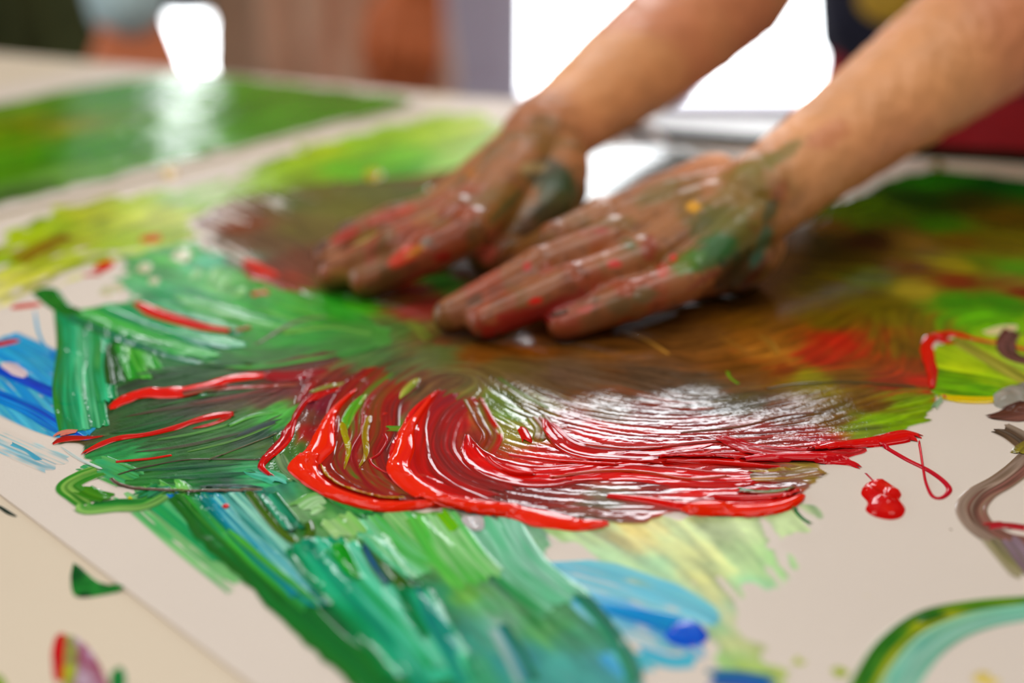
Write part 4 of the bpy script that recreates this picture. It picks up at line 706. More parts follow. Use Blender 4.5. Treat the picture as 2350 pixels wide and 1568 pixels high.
SK([(2140, 780), (2180, 772), (2240, 785), (2300, 796), (2345, 806), (2400, 815)], [4, 6, 3, 2, 2, 2], [(222, 28, 5), (215, 35, 10)], t=0.7, bead=True)
SK([(2162, 918), (2172, 920)], 2, [(190, 30, 20)], t=0.4, bead=True)
SK([(2142, 945), (2152, 930), (2165, 922)], 3, [(110, 150, 110), (150, 175, 140)], t=0.15, dry=0.25)
SK([(2325, 765), (2308, 790), (2312, 815), (2335, 830), (2370, 835)], 9, [(90, 50, 40), (120, 85, 80), (70, 50, 40)], t=0.6)
blob(PAINT, [(2278, 915), (2295, 900), (2340, 888), (2390, 890), (2390, 950), (2330, 948), (2285, 938)], [(140, 135, 122), (165, 160, 150), (120, 118, 105)], t=2.2, name='paint_blob', label='grey glossy blob at the margin')
SK([(2262, 962), (2310, 960), (2370, 950)], [3, 12, 14], [(60, 40, 30), (130, 90, 80), (95, 60, 45), (80, 50, 40)], t=0.5, rag=3)
SK([(2290, 985), (2330, 1005), (2375, 1040)], 12, [(110, 90, 70), (70, 60, 50), (140, 125, 110)], t=0.6)
SK([(2375, 1040), (2345, 1075), (2300, 1110), (2250, 1140), (2228, 1175), (2250, 1215), (2300, 1245), (2370, 1260)], [9, 10, 10, 10, 11, 12, 12, 12], [(120, 100, 80), (165, 145, 130), (100, 75, 62), (150, 105, 95), (140, 120, 100)], t=0.6, rag=3)
SK([(2260, 1215), (2310, 1212), (2370, 1220)], 5, [(185, 45, 60), (170, 50, 50)], t=0.5)
SK([(2290, 1240), (2320, 1275), (2350, 1310), (2370, 1330)], 14, [(170, 160, 130), (140, 135, 90), (120, 100, 110), (160, 140, 150)], t=0.5)
SK([(2335, 1050), (2350, 1035), (2375, 1020)], 7, [(150, 140, 50), (120, 110, 50)], t=0.3)
# lower right corner arc
SK([(1960, 1640), (1995, 1560), (2045, 1485), (2130, 1425), (2250, 1398), (2400, 1385)], [10, 9, 9, 9, 8, 7], [(180, 185, 40), (60, 130, 40), (30, 100, 40), (100, 150, 40)], t=0.35, jit=1.6)
SK([(2040, 1640), (2080, 1550), (2150, 1475), (2250, 1430), (2400, 1405)], [12, 11, 10, 9, 8], [(90, 170, 140), (170, 210, 190), (120, 190, 170), (160, 205, 170)], t=0.25, dry=0.1)
SK([(2105, 1435), (2150, 1420), (2180, 1415)], 4, [(20, 90, 40), (40, 110, 30)], t=0.4, taper=(0.3, 0.3))
for px_, py_, r_, c_ in ((1830, 1520, 20, (185, 195, 90)), (1925, 1545, 24, (160, 175, 40)), (2260, 1562, 34, (225, 205, 120)), (1790, 1550, 26, (190, 205, 120)), (2182, 1218, 5, (150, 130, 110)), (1990, 1370, 6, (215, 205, 180))):
    SK([(px_ - r_, py_), (px_, py_ + 3), (px_ + r_, py_)], r_ * 0.25, [c_, c_], t=0.1, taper=(0.5, 0.5), dry=0.15, name='paint_spot')
# splashes of red and yellow at the upper left
for pts, w_ in (([(22, 712), (60, 706), (98, 702)], 6), ([(185, 638), (215, 634), (240, 636)], 4), ([(225, 630), (240, 615), (258, 602)], 9), ([(-20, 800), (20, 790), (48, 786)], 6), ([(325, 560), (350, 552), (378, 548)], 11), ([(590, 672), (600, 680), (608, 684)], 9), ([(560, 600), (600, 625), (640, 640)], 8), ([(880, 1010 - 50), (890, 952)], 2)):
    SK(pts, w_, [(222, 50, 15), (205, 45, 20)], t=0.35, taper=(0.25, 0.25), name='paint_splash')
for px_, py_, r_, c_ in ((388, 400, 20, (215, 180, 25)), (855, 405, 22, (185, 175, 5)), (1080, 400, 12, (180, 120, 20)), (2150, 382, 18, (150, 130, 20)), (690, 340, 14, (160, 190, 40)), (980, 440, 10, (60, 140, 30))):
    blob(PAINT, [(px_ - r_, py_), (px_, py_ - r_ * 0.7), (px_ + r_, py_), (px_, py_ + r_ * 0.7)], [c_, c_], t=0.6, name='paint_spot')
SK([(40, 610), (100, 570), (160, 545)], 10, [(130, 95, 25), (150, 120, 30)], t=0.2, dry=0.3)
SK([(580, 800), (680, 745), (760, 730)], 3, [(130, 120, 110), (110, 110, 90)], t=0.3, taper=(0.3, 0.3))
SK([(640, 770), (760, 755), (860, 770)], 5, [(130, 180, 90), (90, 160, 70)], t=0.2, dry=0.2)
SK([(930, 740), (960, 760), (985, 790)], 6, [(130, 140, 60), (110, 120, 50)], t=0.1, dry=0.4)

# paint left on the table cover in the near corner
for o_args in (dict(outline=[(168, 1292), (185, 1302), (225, 1335), (285, 1352), (240, 1366), (175, 1370), (162, 1330)], cols=[(20, 80, 35), (50, 140, 60), (15, 60, 30)]),
               dict(outline=[(-15, 1158), (5, 1163), (40, 1186), (15, 1180)], cols=[(30, 60, 45), (60, 40, 40)]),
               dict(outline=[(118, 1500), (128, 1462), (150, 1456), (150, 1500), (145, 1560), (125, 1560)], cols=[(190, 25, 30), (205, 35, 40)]),
               dict(outline=[(150, 1460), (170, 1462), (190, 1480), (180, 1530), (165, 1600), (145, 1600), (148, 1510)], cols=[(170, 185, 20), (140, 130, 90), (180, 190, 40)]),
               dict(outline=[(170, 1462), (205, 1490), (235, 1540), (250, 1600), (175, 1600), (180, 1520)], cols=[(190, 160, 185), (150, 60, 90), (205, 195, 210)]),
               dict(outline=[(255, 1545), (275, 1530), (288, 1548), (285, 1580), (255, 1580)], cols=[(30, 120, 60), (50, 140, 70)]),
               dict(outline=[(-30, 1540), (5, 1555), (20, 1600), (-30, 1600)], cols=[(140, 170, 20), (120, 150, 20)])):
    blob(COVER, t=0.35, name='paint_stain', mat=M_WET, **o_args)

# ------------------------------------------------------------------ bodies: overlapping round forms fused into one skin
_sph = {}
_rot = [np.linalg.qr(np.random.RandomState(900 + k).randn(3, 3))[0] for k in range(64)]
_rot = [r if np.linalg.det(r) > 0 else -r for r in _rot]
def _unit(sub):
    if sub not in _sph:
        bm = bmesh.new(); bmesh.ops.create_icosphere(bm, subdivisions=sub, radius=1.0); bm.verts.ensure_lookup_table()
        _sph[sub] = (np.array([v.co[:] for v in bm.verts]), np.array([[v.index for v in f.verts] for f in bm.faces])); bm.free()
    return _sph[sub]
class Clay:
    def __init__(s, sub=2): s.v = []; s.f = []; s.n = 0; s.sub = sub
    def ball(s, c, r, axes=None):
        v, f = _unit(s.sub); even = np.isscalar(r); r = np.array([r, r, r] if np.isscalar(r) else r, float); q = v * r
        if axes is not None: q = q @ np.array(axes)
        elif even and s.sub == 2: q = q @ _rot[len(s.v) % 64]      # turn every ball differently so no facets line up
        s.v.append(q + np.asarray(c)); s.f.append(f + s.n); s.n += len(v)
    def chain(s, pts, rad, flat=None):
        pts = [np.asarray(p, float) for p in pts]
        for i in range(len(pts) - 1):
            d = np.linalg.norm(pts[i + 1] - pts[i]); k = max(2, int(d / (min(rad[i], rad[i + 1]) * 0.33)) + 1)
            for t in np.linspace(0, 1, k, endpoint=(i == len(pts) - 2)):
                s.ball(pts[i] * (1 - t) + pts[i + 1] * t, rad[i] * (1 - t) + rad[i + 1] * t)
    def fuse(s, voxel, smooth=6, fac=0.5):
        me = raw_mesh('clay', np.vstack(s.v), np.vstack(s.f)); o = bpy.data.objects.new('clay', me); COL.objects.link(o)
        m = o.modifiers.new('r', 'REMESH'); m.mode = 'VOXEL'; m.voxel_size = voxel
        if smooth: q = o.modifiers.new('s', 'SMOOTH'); q.factor = fac; q.iterations = smooth
        bpy.context.view_layer.update(); dg = bpy.context.evaluated_depsgraph_get()
        e = o.evaluated_get(dg); r = e.to_mesh(); n = len(r.vertices); v = np.zeros(n * 3, np.float32); r.vertices.foreach_get('co', v)
        r.calc_loop_triangles(); t = np.zeros(len(r.loop_triangles) * 3, np.int32); r.loop_triangles.foreach_get('vertices', t)
        e.to_mesh_clear(); bpy.data.objects.remove(o); bpy.data.meshes.remove(me)
        return v.reshape(-1, 3).astype(float), t.reshape(-1, 3)

def mixc(rgb, col, w): return rgb * (1 - w[:, None]) + lin(col) * w[:, None]
SKIN = (236, 166, 110)
def arm_clay(cl, hand, wrist, elbow, wr, shoulder, thumb, heel):
    fr, mc = hand['fingers'], hand['mcp']
    for f, r in zip(fr, hand['r']):
        cl.chain([W(*p) for p in f], r); cl.ball(W(*f[1]), r[1] * 1.07)
    M = [W(*p) for p in mc]; wv = np.asarray(wrist)
    for i, m in enumerate(M):
        tgt = wv + (M[i] - M[(1 if i < 2 else 2)]) * 0.32
        cl.chain([m, m * 0.5 + tgt * 0.5 + np.array([0, 0, 0.002]), tgt], [0.0108, 0.0128, 0.0165]); cl.ball(m + np.array([0, 0, 0.0014]), 0.0112)
        if i < 3:
            for q in (0.33, 0.66):
                m2 = M[i] * (1 - q) + M[i + 1] * q; t2 = wv + ((M[i] - M[(1 if i < 2 else 2)]) * (1 - q) + (M[i + 1] - M[(1 if i + 1 < 2 else 2)]) * q) * 0.32
                cl.chain([m2 + np.array([0, 0, -0.004]), m2 * 0.5 + t2 * 0.5, t2], [0.009, 0.012, 0.016])
    cl.chain([W(*p) for p in thumb[0]], thumb[1])
    for c, r in heel: cl.ball(W(*c), r)
    el = np.asarray(elbow); sh = np.asarray(shoulder); K = [0, 0.12, 0.35, 0.7, 1.0]
    K2 = np.linspace(0, 1, 60); cl.chain([wv + (el - wv) * k for k in K2], list(np.interp(K2, K, wr)))
    cl.chain([el, el + (sh - el) * 0.3, el + (sh - el) * 0.75, sh], [wr[-1] * 0.97, 0.043, 0.046, 0.052])
    return np.vstack([np.vstack([W(*p) for f in fr for p in f]), np.vstack(M), wv + (el - wv) * np.linspace(0, 1, 6)[:, None], [W(*p) for p in thumb[0]]])
def paint_hand(v, rgb, wet, sel, wv, el, splats, seed, dirty):
    """wet paint on one hand: base tint, blotches and the patches seen in the photo"""
    v = v[sel]; c = rgb[sel]; px, py = to_px(v); wv = np.asarray(wv); el = np.asarray(el)
    n1 = vnoise(v[:, 0] * 85 + 7, v[:, 1] * 85 + v[:, 2] * 70, seed + 1); n2 = vnoise(v[:, 0] * 60, v[:, 1] * 70 + v[:, 2] * 60 + 5, seed + 2); n3 = vnoise(v[:, 0] * 330, v[:, 1] * 330 + v[:, 2] * 200, seed + 3)
    al = (v - wv) @ ((el - wv) / np.linalg.norm(el - wv)); k = sstep(0.03, -0.035, al)
    c = mixc(c, (142, 84, 34), k * dirty); c = mixc(c, (122, 94, 22), k * sstep(0.42, 0.75, n2) * 0.7); c = mixc(c, (75, 85, 34), k * sstep(0.66, 0.9, n1) * 0.5)
    tip = sstep(-0.05, -0.1, al)
    c = mixc(c, (140, 66, 38), tip * 0.4); c = mixc(c, (175, 30, 22), tip * sstep(0.5, 0.75, vnoise(v[:, 0] * 120, v[:, 1] * 120, seed + 5)) * 0.38)
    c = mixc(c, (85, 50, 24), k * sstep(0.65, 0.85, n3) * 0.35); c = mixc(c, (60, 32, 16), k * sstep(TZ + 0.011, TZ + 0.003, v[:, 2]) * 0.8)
    for sx, sy, rx, ry, ang, col, s in splats:
        ca, sa = math.cos(math.radians(ang)), math.sin(math.radians(ang)); dx = px - sx; dy = py - sy
        c = mixc(c, col, sstep(1.2, 0.7, np.hypot((dx * ca + dy * sa) / rx, (-dx * sa + dy * ca) / ry) + 0.6 * (n3 - 0.5)) * s)
    rgb[sel] = c; wet[sel] = k

near = dict(fingers=[[(1380, 505, .030), (1275, 552, .027), (1210, 588, .017), (1180, 606, .010)], [(1400, 555, .031), (1240, 614, .026), (1125, 676, .0175), (1034, 724, .0105)],
                     [(1465, 602, .028), (1318, 652, .0245), (1210, 698, .0165), (1114, 738, .010)], [(1570, 648, .023), (1450, 688, .0205), (1370, 716, .0145), (1294, 744, .0096)]],
            mcp=[(1380, 505, .028), (1405, 552, .030), (1468, 600, .027), (1572, 645, .021)],
            r=[[.0102, .0094, .0086, .0080], [.0108, .0100, .0093, .0088], [.0106, .0100, .0094, .0089], [.0100, .0094, .0088, .0083]])
WL = W(1738, 458, .044); EL = Q(2480, -90, .86)
WR_ = W(1240, 322, .046); ER = Q(1690, -35, 1.0)
SHR = np.array([0.27, 1.22, TZ + 0.27]); SHL = np.array([0.50, 1.03, TZ + 0.30])
splL = [(1670, 540, 90, 60, 20, (85, 100, 30), .75), (1640, 580, 70, 40, -30, (20, 110, 55), .8), (1580, 600, 45, 22, -35, (80, 130, 30), .75), (1700, 620, 70, 45, -30, (50, 55, 35), .8), (1745, 570, 16, 60, 20, (50, 110, 85), .7), (1590, 475, 17, 12, 0, (235, 165, 10), .9), (1700, 450, 60, 90, 30, (120, 110, 20), .6), (1800, 350, 60, 18, -35, (110, 110, 25), .7), (1740, 380, 60, 20, -20, (130, 120, 30), .5), (1510, 440, 60, 30, -30, (120, 110, 50), .5), (1545, 590, 9, 12, 0, (230, 60, 50), .9), (1520, 620, 14, 18, 20, (215, 80, 60), .7), (1410, 606, 16, 10, 0, (225, 45, 40), .9), (1440, 560, 22, 14, 10, (50, 95, 35), .7),
        (1490, 570, 22, 26, 0, (150, 30, 30), .6), (1380, 530, 16, 8, 0, (170, 40, 30), .7), (1230, 692, 16, 9, -10, (240, 25, 10), 1), (1190, 735, 110, 26, -15, (165, 15, 15), .85), (1260, 710, 100, 18, -25, (150, 20, 20), .7), (1210, 612, 9, 14, 0, (215, 45, 50), .8), (1130, 740, 20, 10, 0, (190, 100, 50), .5), (1300, 735, 26, 14, 0, (165, 75, 50), .8), (1350, 708, 30, 8, -20, (215, 90, 80), .7), (1420, 700, 30, 26, 0, (110, 95, 60), .6), (1480, 675, 30, 20, 0, (90, 100, 60), .6), (1090, 690, 22, 14, -20, (60, 65, 40), .6), (1050, 715, 30, 20, -20, (150, 90, 60), .5), (1380, 585, 60, 22, -30, (170, 95, 35), .6), (1620, 640, 50, 8, -30, (130, 20, 20), .6), (1740, 620, 12, 60, 40, (110, 15, 15), .5), (1770, 480, 14, 40, 25, (40, 75, 45), .7), (1790, 440, 20, 30, 20, (150, 45, 35), .4), (1900, 310, 60, 30, -30, (205, 105, 70), .4)]
splR = [(1265, 400, 60, 34, 20, (60, 75, 60), .85), (1280, 450, 50, 60, 20, (45, 75, 35), .85), (1230, 520, 70, 50, -30, (60, 50, 25), .8), (1225, 385, 30, 14, 0, (190, 165, 110), .8), (1150, 470, 60, 60, -40, (130, 100, 25), .6), (1112, 582, 28, 24, 0, (225, 105, 82), 1), (1165, 470, 60, 10, -45, (45, 75, 20), .7), (925, 590, 42, 16, -32, (225, 55, 10), .95), (955, 575, 26, 8, -32, (205, 125, 15), .9), (1015, 590, 22, 14, 0, (160, 10, 10), .8), (840, 545, 34, 10, -30, (175, 145, 60), .8), (790, 545, 34, 14, -30, (185, 50, 35), .85), (880, 500, 40, 14, -25, (175, 60, 35), .8), (930, 480, 24, 14, -10, (195, 75, 45), .8), (980, 555, 16, 12, 0, (125, 115, 100), .8), (760, 580, 20, 16, 0, (190, 125, 85), .7), (775, 625, 26, 12, 0, (185, 120, 60), .7), (850, 640, 30, 18, -20, (165, 95, 65), .6), (1080, 400, 14, 12, 0, (190, 110, 20), .8), (975, 505, 34, 16, -30, (185, 120, 60), .5), (930, 540, 60, 10, -30, (150, 65, 40), .5), (1150, 380, 60, 30, -40, (165, 100, 45), .5), (900, 640, 90, 20, -25, (95, 40, 20), .6)]
far = dict(fingers=[[(1085, 532, .031), (985, 580, .0235), (905, 617, .0158), (842, 646, .0100)], [(1055, 506, .032), (905, 565, .0245), (825, 602, .0165), (768, 628, .0102)],
                    [(1032, 490, .027), (872, 533, .0225), (805, 562, .0155), (757, 590, .0100)], [(1008, 482, .019), (905, 506, .0185), (852, 526, .0138), (806, 546, .0094)]],
           mcp=[(1085, 532, .031), (1055, 506, .032), (1032, 490, .027), (1008, 482, .019)],
           r=[[.0110, .0100, .0094, .0088], [.0110, .0100, .0093, .0087], [.0104, .0096, .0089, .0084], [.0096, .0088, .0081, .0076]])
BODY = Clay(2)
ptsL = arm_clay(BODY, near, WL, EL, [.0225, .024, .031, .042, .044], SHL, ([(1640, 420, .036), (1500, 462, .024), (1405, 500, .015), (1345, 520, .011)], [.016, .0125, .010, .0085]),
                [((1655, 590, .0208), (.026, .019, .0195)), ((1710, 560, .0215), (.020, .018, .020)), ((1600, 610, .0195), (.02, .015, .017))])
ptsR = arm_clay(BODY, far, WR_, ER, [.0225, .0245, .032, .041, .045], SHR, ([(1275, 385, .036), (1255, 460, .028), (1188, 528, .021), (1122, 578, .0135)], [.019, .0160, .0138, .0122]),
                [((1268, 430, .027), (.020, .020, .021)), ((1215, 425, .026), (.016, .018, .014))])

M_NAVY = plain('navy_cotton', (28, 30, 52), 0.85, 0.1, 60, 0.2, 600)
M_DENIM = plain('red_cotton', (170, 10, 20), 0.85, 0.1, 60, 0.2, 600)
M_TAUPE = plain('taupe_linen', (226, 184, 154), 0.85, 0.12, 9, 0.3, 500)
M_OLIVE = plain('dark_olive_cotton', (74, 80, 40), 0.85, 0.12, 20, 0.3, 500)
M_PALEBLUE = plain('pale_blue_cotton', (186, 212, 214), 0.8, 0.06, 30, 0.2, 500)
M_HAIR = plain('dark_brown_hair', (45, 30, 22), 0.5, 0.25, 90, 0.5, 400)
M_SHOE = plain('black_rubber', (25, 25, 27), 0.5, 0.1, 40)
M_GREYT = plain('grey_cotton', (110, 108, 112), 0.85, 0.1, 40, 0.2, 500)
M_EYE = plain('eye_white', (235, 232, 228), 0.2, 0.01, 10)
M_IRIS = plain('brown_iris', (50, 30, 18), 0.2, 0.1, 90)
M_LIP = plain('lip', (165, 80, 75), 0.45, 0.05, 60)
M_NAIL = plain('paint_stained_nail', (110, 66, 48), 0.3, 0.15, 300)

def basis(fwd, up=(0, 0, 1)):
    f = np.array(fwd, float); f /= np.linalg.norm(f); u = np.array(up, float); s = np.cross(u, f); s /= np.linalg.norm(s); u = np.cross(f, s); return s, f, u   # left, forward, up
def head_clay(c, fwd, r=0.098):
    s, f, u = basis(fwd); cl = Clay(2); c = np.asarray(c)
    A = [s, f, u]
    cl.ball(c, (r * .78, r * .95, r * 1.0), A); cl.ball(c + f * r * .25 - u * r * .55, (r * .60, r * .62, r * .62), A)
    cl.ball(c + f * r * .62 - u * r * .95, (r * .26, r * .22, r * .2), A)
    cl.chain([c + f * r * .86 + u * r * .02, c + f * r * 1.06 - u * r * .32], [r * .10, r * .15])
    for q in (-1, 1):
        cl.ball(c + s * q * r * .16 + f * r * .98 - u * r * .36, r * .09)
        cl.ball(c + s * q * r * .80 - f * r * .02 - u * r * .12, (r * .10, r * .2, r * .3), A)
        cl.chain([c + s * q * r * .16 + f * r * .88 + u * r * .2, c + s * q * r * .5 + f * r * .74 + u * r * .22], [r * .1, r * .09])
        cl.ball(c + s * q * r * .42 + f * r * .66 - u * r * .32, r * .2)
    return cl, (s, f, u)
def face_parts(root, c, fwd, r=0.098, hair_len=0.4):
    s, f, u = basis(fwd); c = np.asarray(c)
    for q in (-1, 1):
        cl = Clay(2); e = c + s * q * r * .33 + f * r * .80 + u * r * .02; cl.ball(e, r * .135)
        me = raw_mesh('eye', np.vstack(cl.v), np.vstack(cl.f)); eo = link('eye', me, root, M_EYE)
        cl = Clay(2); cl.ball(e + f * r * .09, r * .07); link('iris', raw_mesh('iris', np.vstack(cl.v), np.vstack(cl.f)), eo, M_IRIS)
    cl = Clay(2); cl.chain([c + s * r * -.22 + f * r * .88 - u * r * .62, c + f * r * .93 - u * r * .61, c + s * r * .22 + f * r * .88 - u * r * .62], [r * .04, r * .065, r * .04])
    link('mouth', raw_mesh('mouth', np.vstack(cl.v), np.vstack(cl.f)), root, M_LIP)
    cl = Clay(2); A = [s, f, u]
    cl.ball(c + u * r * .16 - f * r * .12, (r * .90, r * .98, r * .98), A); cl.ball(c - f * r * .4 - u * r * .3, (r * .78, r * .6, r * .8), A)
    for q in (-1, 1): cl.chain([c + s * q * r * .72 + u * r * .3, c + s * q * r * .76 - f * r * .15 - u * r * hair_len], [r * .2, r * .16])
    v, t = cl.fuse(0.006, 3)
    d = (v - c) @ f; h = (v - c) @ u; v = v - f * np.clip(d - r * .62 + np.clip(-h + r * .45, 0, 1) * 0.9, 0, 0.05)[:, None] * 1.0
    link('hair', raw_mesh('hair', v, t), root, M_HAIR)
def relaxed_hand(cl, wrist, dirv, side, palm, s=1.0):
    """hanging, lightly curled hand; side = towards the thumb, palm = palm normal"""
    d = np.array(dirv, float); d /= np.linalg.norm(d); sd = np.array(side, float); sd -= d * (sd @ d); sd /= np.linalg.norm(sd); pn = np.cross(d, sd) * (1 if np.dot(np.cross(d, sd), palm) > 0 else -1)
    w = np.asarray(wrist)
    for i, (o, L) in enumerate(((.030, .072), (.010, .080), (-.010, .074), (-.029, .058))):
        m = w + d * .085 * s + sd * o * s
        cl.chain([w + sd * o * .6 * s, m], [.014 * s, .0115 * s])
        b = [m]; a = 0.25
        for q, l in enumerate((.45, .32, .25)):
            a += (.25, .4, .3)[q]; b.append(b[-1] + (d * math.cos(a) + pn * math.sin(a)) * L * l * s)
        cl.chain(b, [.0098 * s, .0088 * s, .008 * s, .0068 * s])
    cl.chain([w + sd * .018 * s + d * .015 * s, w + sd * .042 * s + d * .045 * s + pn * .012 * s, w + sd * .046 * s + d * .075 * s + pn * .02 * s, w + sd * .042 * s + d * .1 * s + pn * .026 * s], [.015 * s, .0125 * s, .0105 * s, .008 * s])
def skin_obj(name, v, t, root, base, seed=9):
    me = raw_mesh(name, v, t); rgb = np.repeat(lin(base)[None], len(v), 0) * (0.92 + 0.16 * vnoise(v[:, 0] * 40, v[:, 1] * 40 + v[:, 2] * 30, seed))[:, None]
    set_col(me, rgb, np.zeros(len(v))); return link(name, me, root, M_SKIN)
def cloth(name, cl, voxel, root, mat, folds=0.0, smooth=4, seed=3):
    v, t = cl.fuse(voxel, smooth)
    if folds:
        c = v.mean(0); a = np.arctan2(v[:, 1] - c[1], v[:, 0] - c[0]); rr = v[:, :2] - c[:2]
        k = folds * (np.sin(a * 11 + 3 * vnoise(v[:, 2] * 6, a * 2, seed)) + 0.7 * np.sin(a * 19 + v[:, 2] * 9))
        v[:, :2] += rr / (np.linalg.norm(rr, axis=1)[:, None] + 1e-6) * k[:, None]
    return link(name, raw_mesh(name, v, t), root, mat)

# ---- the person whose hands are in the paint
PERSON = empty('person', (0, 0, 0), 'person in a navy shirt leaning over the table with both hands flat in wet paint', 'person')
FW = np.array([-0.70, -0.71, 0.0])
chest = np.array([0.41, 1.14, TZ + 0.24]); pelvis = np.array([0.455, 1.32, TZ - 0.02]); neck = np.array([0.37, 1.10, TZ + 0.37]); headc = np.array([0.315, 1.045, TZ + 0.50])
hc, _ = head_clay(headc, FW + np.array([0, 0, -0.55])); side = np.array([0.71, -0.70, 0.0])
BODY.v += hc.v; BODY.f += [f + BODY.n for f in hc.f]; BODY.n += hc.n
BODY.chain([chest + np.array([0, 0, .06]), neck, headc - np.array([0, 0, .05])], [.06, .052, .055])
BODY.chain([SHR, chest + np.array([0, 0, .05]), SHL], [.05, .07, .05]); BODY.chain([(pelvis + chest) / 2 + np.array([0, 0, .02]), chest], [.08, .10])
vb, tb = BODY.fuse(0.0017, 3)
rgb = mixc(np.repeat(lin(SKIN)[None], len(vb), 0), (205, 118, 86), sstep(0.35, 0.75, vnoise(vb[:, 0] * 14, vb[:, 1] * 14 + vb[:, 2] * 12, 77)) * 0.55) * (0.9 + 0.2 * vnoise(vb[:, 0] * 60, vb[:, 1] * 60 + vb[:, 2] * 40, 300))[:, None]; wet = np.zeros(len(vb))
dl = np.full(len(vb), 9.0); dr_ = np.full(len(vb), 9.0)
for p in ptsL: dl = np.minimum(dl, np.linalg.norm(vb - p, axis=1))
for p in ptsR: dr_ = np.minimum(dr_, np.linalg.norm(vb - p, axis=1))
reach = np.minimum(dl, dr_) < 0.07
paint_hand(vb, rgb, wet, reach & (dl <= dr_), WL, EL, splL, 300, 0.75); paint_hand(vb, rgb, wet, reach & (dl > dr_), WR_, ER, splR, 400, 0.7)
me = raw_mesh('body', vb, tb); set_col(me, rgb, wet); link('body', me, PERSON, M_SKIN)
face_parts(PERSON, headc, FW + np.array([0, 0, -0.55]))
cl = Clay(2)
cl.chain([pelvis + np.array([0, 0, .025]), (pelvis + chest) / 2 + np.array([0, 0, .03]), chest], [.132, .125, .125])
for q in (-1, 1): cl.chain([pelvis + side * q * .07 + np.array([0, 0, .02]), (pelvis + chest) / 2 + side * q * .06 + np.array([0, 0, .03]), chest + side * q * .07], [.122, .112, .11])
cl.chain([SHR, chest + np.array([0, 0, .07]), SHL], [.065, .085, .065])
cl.chain([SHR, SHR + (ER - SHR) * .45], [.068, .062]); cl.chain([SHL, SHL + (EL - SHL) * .45], [.068, .062])
cloth('shirt', cl, 0.006, PERSON, M_NAVY, 0.003)
cl = Clay(2)
for q in (-1, 1):
    foot = pelvis + side * q * .1; foot[2] = 0.1; knee = (pelvis + foot) / 2 + FW * .03
    cl.chain([pelvis + side * q * .055 + np.array([0, 0, .01]), pelvis + side * q * .07 - np.array([0, 0, .06]), knee, foot], [.105, .108, .075, .058])
cloth('trousers', cl, 0.007, PERSON, M_DENIM, 0.003)
for q in (-1, 1):
    foot = pelvis + side * q * .1; foot[2] = 0.035; cl = Clay(2); cl.chain([foot - FW * .03, foot + FW * .07, foot + FW * .15], [.04, .038, .032]); v, t = cl.fuse(0.006, 3); v[:, 2] = np.maximum(v[:, 2], 0.002)
    link('shoe', raw_mesh('shoe', v, t), PERSON, M_SHOE)
# yellow emblem on the shirt, lower front
bm = bmesh.new(); ec = Q(2035, 6, 1.22)
bmesh.ops.create_uvsphere(bm, u_segments=20, v_segments=10, radius=1.0, matrix=Matrix.Translation(ec) @ Matrix.Rotation(math.radians(-45), 4, 'Z') @ Matrix.Diagonal((0.03, 0.006, 0.018, 1)))
bm_obj('shirt_emblem', bm, plain('yellow_print', (215, 170, 40), 0.7), PERSON, True)['label'] = 'yellow print on the shirt'
# nails
for hand in (near, far):
    for f in hand['fingers']:
        tip = W(*f[3]); dip = W(*f[2]); d = tip - dip; d /= np.linalg.norm(d); s, fw, u = basis(d)
        cl = Clay(2); cl.ball(tip + u * .0066 - d * .001, (.0046, .0060, .0016), [s, fw, u]); link('fingernail', raw_mesh('fingernail', np.vstack(cl.v), np.vstack(cl.f)), PERSON, M_NAIL)

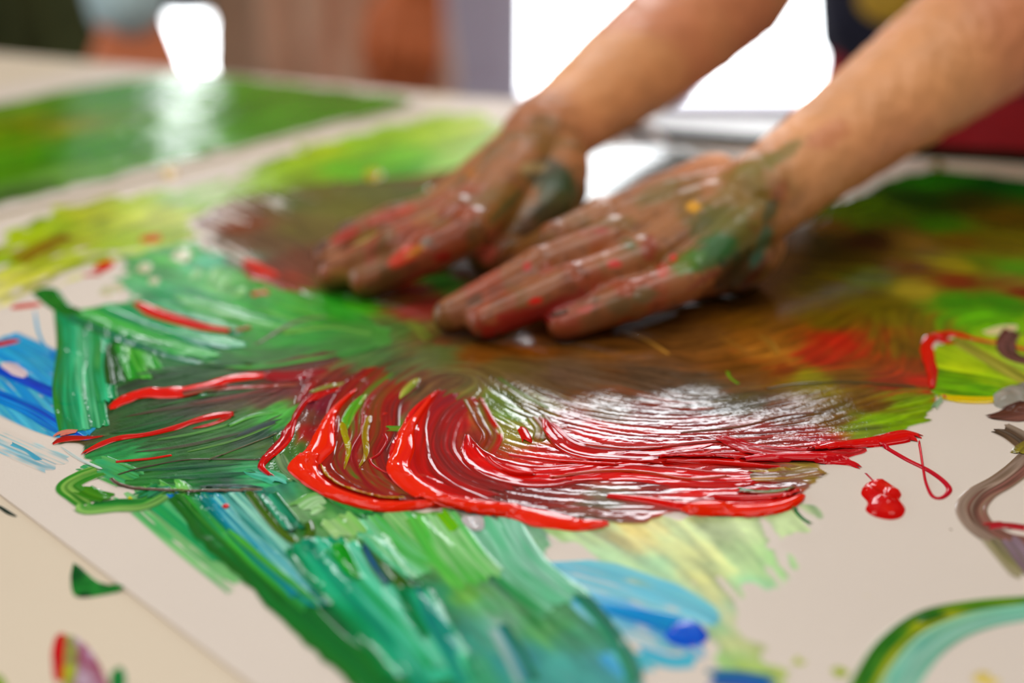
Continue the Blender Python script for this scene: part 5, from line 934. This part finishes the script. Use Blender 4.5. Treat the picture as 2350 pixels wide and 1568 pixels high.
# ---- people standing behind the table
BROWN = (205, 108, 55)
def stander(label, base, fwd, skin, top_m, low_m, skirt, arms, height=1.66, hair_len=0.7):
    root = empty('person', (0, 0, 0), label, 'person'); b = np.array([base[0], base[1], 0.0]); s, f, u = basis(fwd); k = height / 1.66
    hd = b + u * (1.54 * k) + f * .02; pel = b + u * .88 * k; ch = b + u * 1.22 * k
    hcl, _ = head_clay(hd, f); hcl.chain([b + u * 1.34 * k, hd - u * .06], [.052, .05])
    hcl.chain([pel, b + u * 1.05 * k, ch, b + u * 1.36 * k], [.09, .09, .10, .06]); hcl.chain([b + s * .15 + u * 1.31 * k, b + u * 1.33 * k, b - s * .15 + u * 1.31 * k], [.05, .06, .05])
    for sh, el, wr, th, pn in arms: hcl.chain([b + u * 1.32 * k, sh, el, wr], [.05, .045, .036, .027]); relaxed_hand(hcl, wr, wr - el, th, pn, 1.1)
    for q in (-1, 1):
        ft = b + s * q * .09 + u * .05; hcl.chain([pel + s * q * .06, ft + u * .42, ft + u * .1, ft], [.08, .05, .036, .036]); hcl.chain([ft, ft + f * .12], [.036, .028])
    v, t = hcl.fuse(0.004, 4); skin_obj('body', v, t, root, skin)
    face_parts(root, hd, f, hair_len=hair_len)
    c4 = Clay(2)
    for q in (-1, 0, 1): c4.chain([pel + s * q * .075 + u * .05, b + s * q * .06 + u * 1.05 * k, ch + s * q * .08, b + s * q * .07 + u * 1.33 * k], [.115, .105, .11, .06])
    for sh, el, wr, th, pn in arms: c4.chain([sh, el], [.06, .052])
    cloth('shirt', c4, 0.008, root, top_m, 0.003)
    c5 = Clay(2)
    if skirt:
        for q in (-1, 0, 1): c5.chain([pel + s * q * .05 + u * .08, pel + s * q * .05 - u * .2, b + s * q * .06 + u * .38], [.105, .105, .115])
        cloth('skirt', c5, 0.008, root, low_m, 0.012, 2)
    else:
        for q in (-1, 1): c5.chain([pel + s * q * .075, b + s * q * .09 + u * .46, b + s * q * .09 + u * .09], [.108, .08, .062])
        cloth('trousers', c5, 0.008, root, low_m, 0.003)
    for q in (-1, 1):
        ft = b + s * q * .09 + u * .04; c6 = Clay(2); c6.chain([ft - f * .04, ft + f * .08, ft + f * .15], [.042, .04, .034]); v, t = c6.fuse(0.007, 3); v[:, 2] = np.maximum(v[:, 2], 0.002)
        link('shoe', raw_mesh('shoe', v, t), root, M_SHOE)
    return root
b2 = (-0.25, 2.0); f2 = np.array([0.05, -1.0, 0.0])
hw = Q(960, -50, 1.72)
stander('person in a taupe skirt standing behind the green painting, brown hand hanging in front', b2, f2, BROWN, M_TAUPE, M_TAUPE, True,
        [(np.array([-0.09, 1.98, 1.30]), np.array([-0.07, 1.88, 1.02]), hw, np.array([-1, -0.2, 0]), np.array([.3, 1, 0])),
         (np.array([-0.41, 1.98, 1.30]), np.array([-0.44, 2.04, 1.06]), np.array([-0.36, 2.12, 0.90]), np.array([1, -0.4, 0]), np.array([1, 0.5, 0]))])
b3 = (-0.66, 1.86); f3 = np.array([0.25, -1.0, 0.0])
hw3 = Q(300, 40, 1.45)
P3 = stander('person in dark olive clothes at the far left, pale blue sleeve beside the bright window', b3, f3, BROWN, M_OLIVE, M_OLIVE, True,
        [(np.array([-0.50, 1.84, 1.30]), np.array([-0.50, 1.66, 1.05]), hw3, np.array([-1, -0.4, 0]), np.array([-1, 1, 0])),
         (np.array([-0.83, 1.86, 1.30]), np.array([-0.87, 1.86, 1.04]), np.array([-0.85, 1.80, 0.82]), np.array([1, -0.4, 0]), np.array([1, 0.5, 0]))], hair_len=0.3)
cl = Clay(2); cl.chain([np.array([-0.50, 1.84, 1.28]), np.array([-0.50, 1.66, 1.05]), hw3 + (np.array([-0.50, 1.66, 1.05]) - hw3) * .03], [.062, .05, .042]); cloth('sleeve', cl, 0.006, P3, M_PALEBLUE, 0.002)['label'] = 'pale blue sleeve'
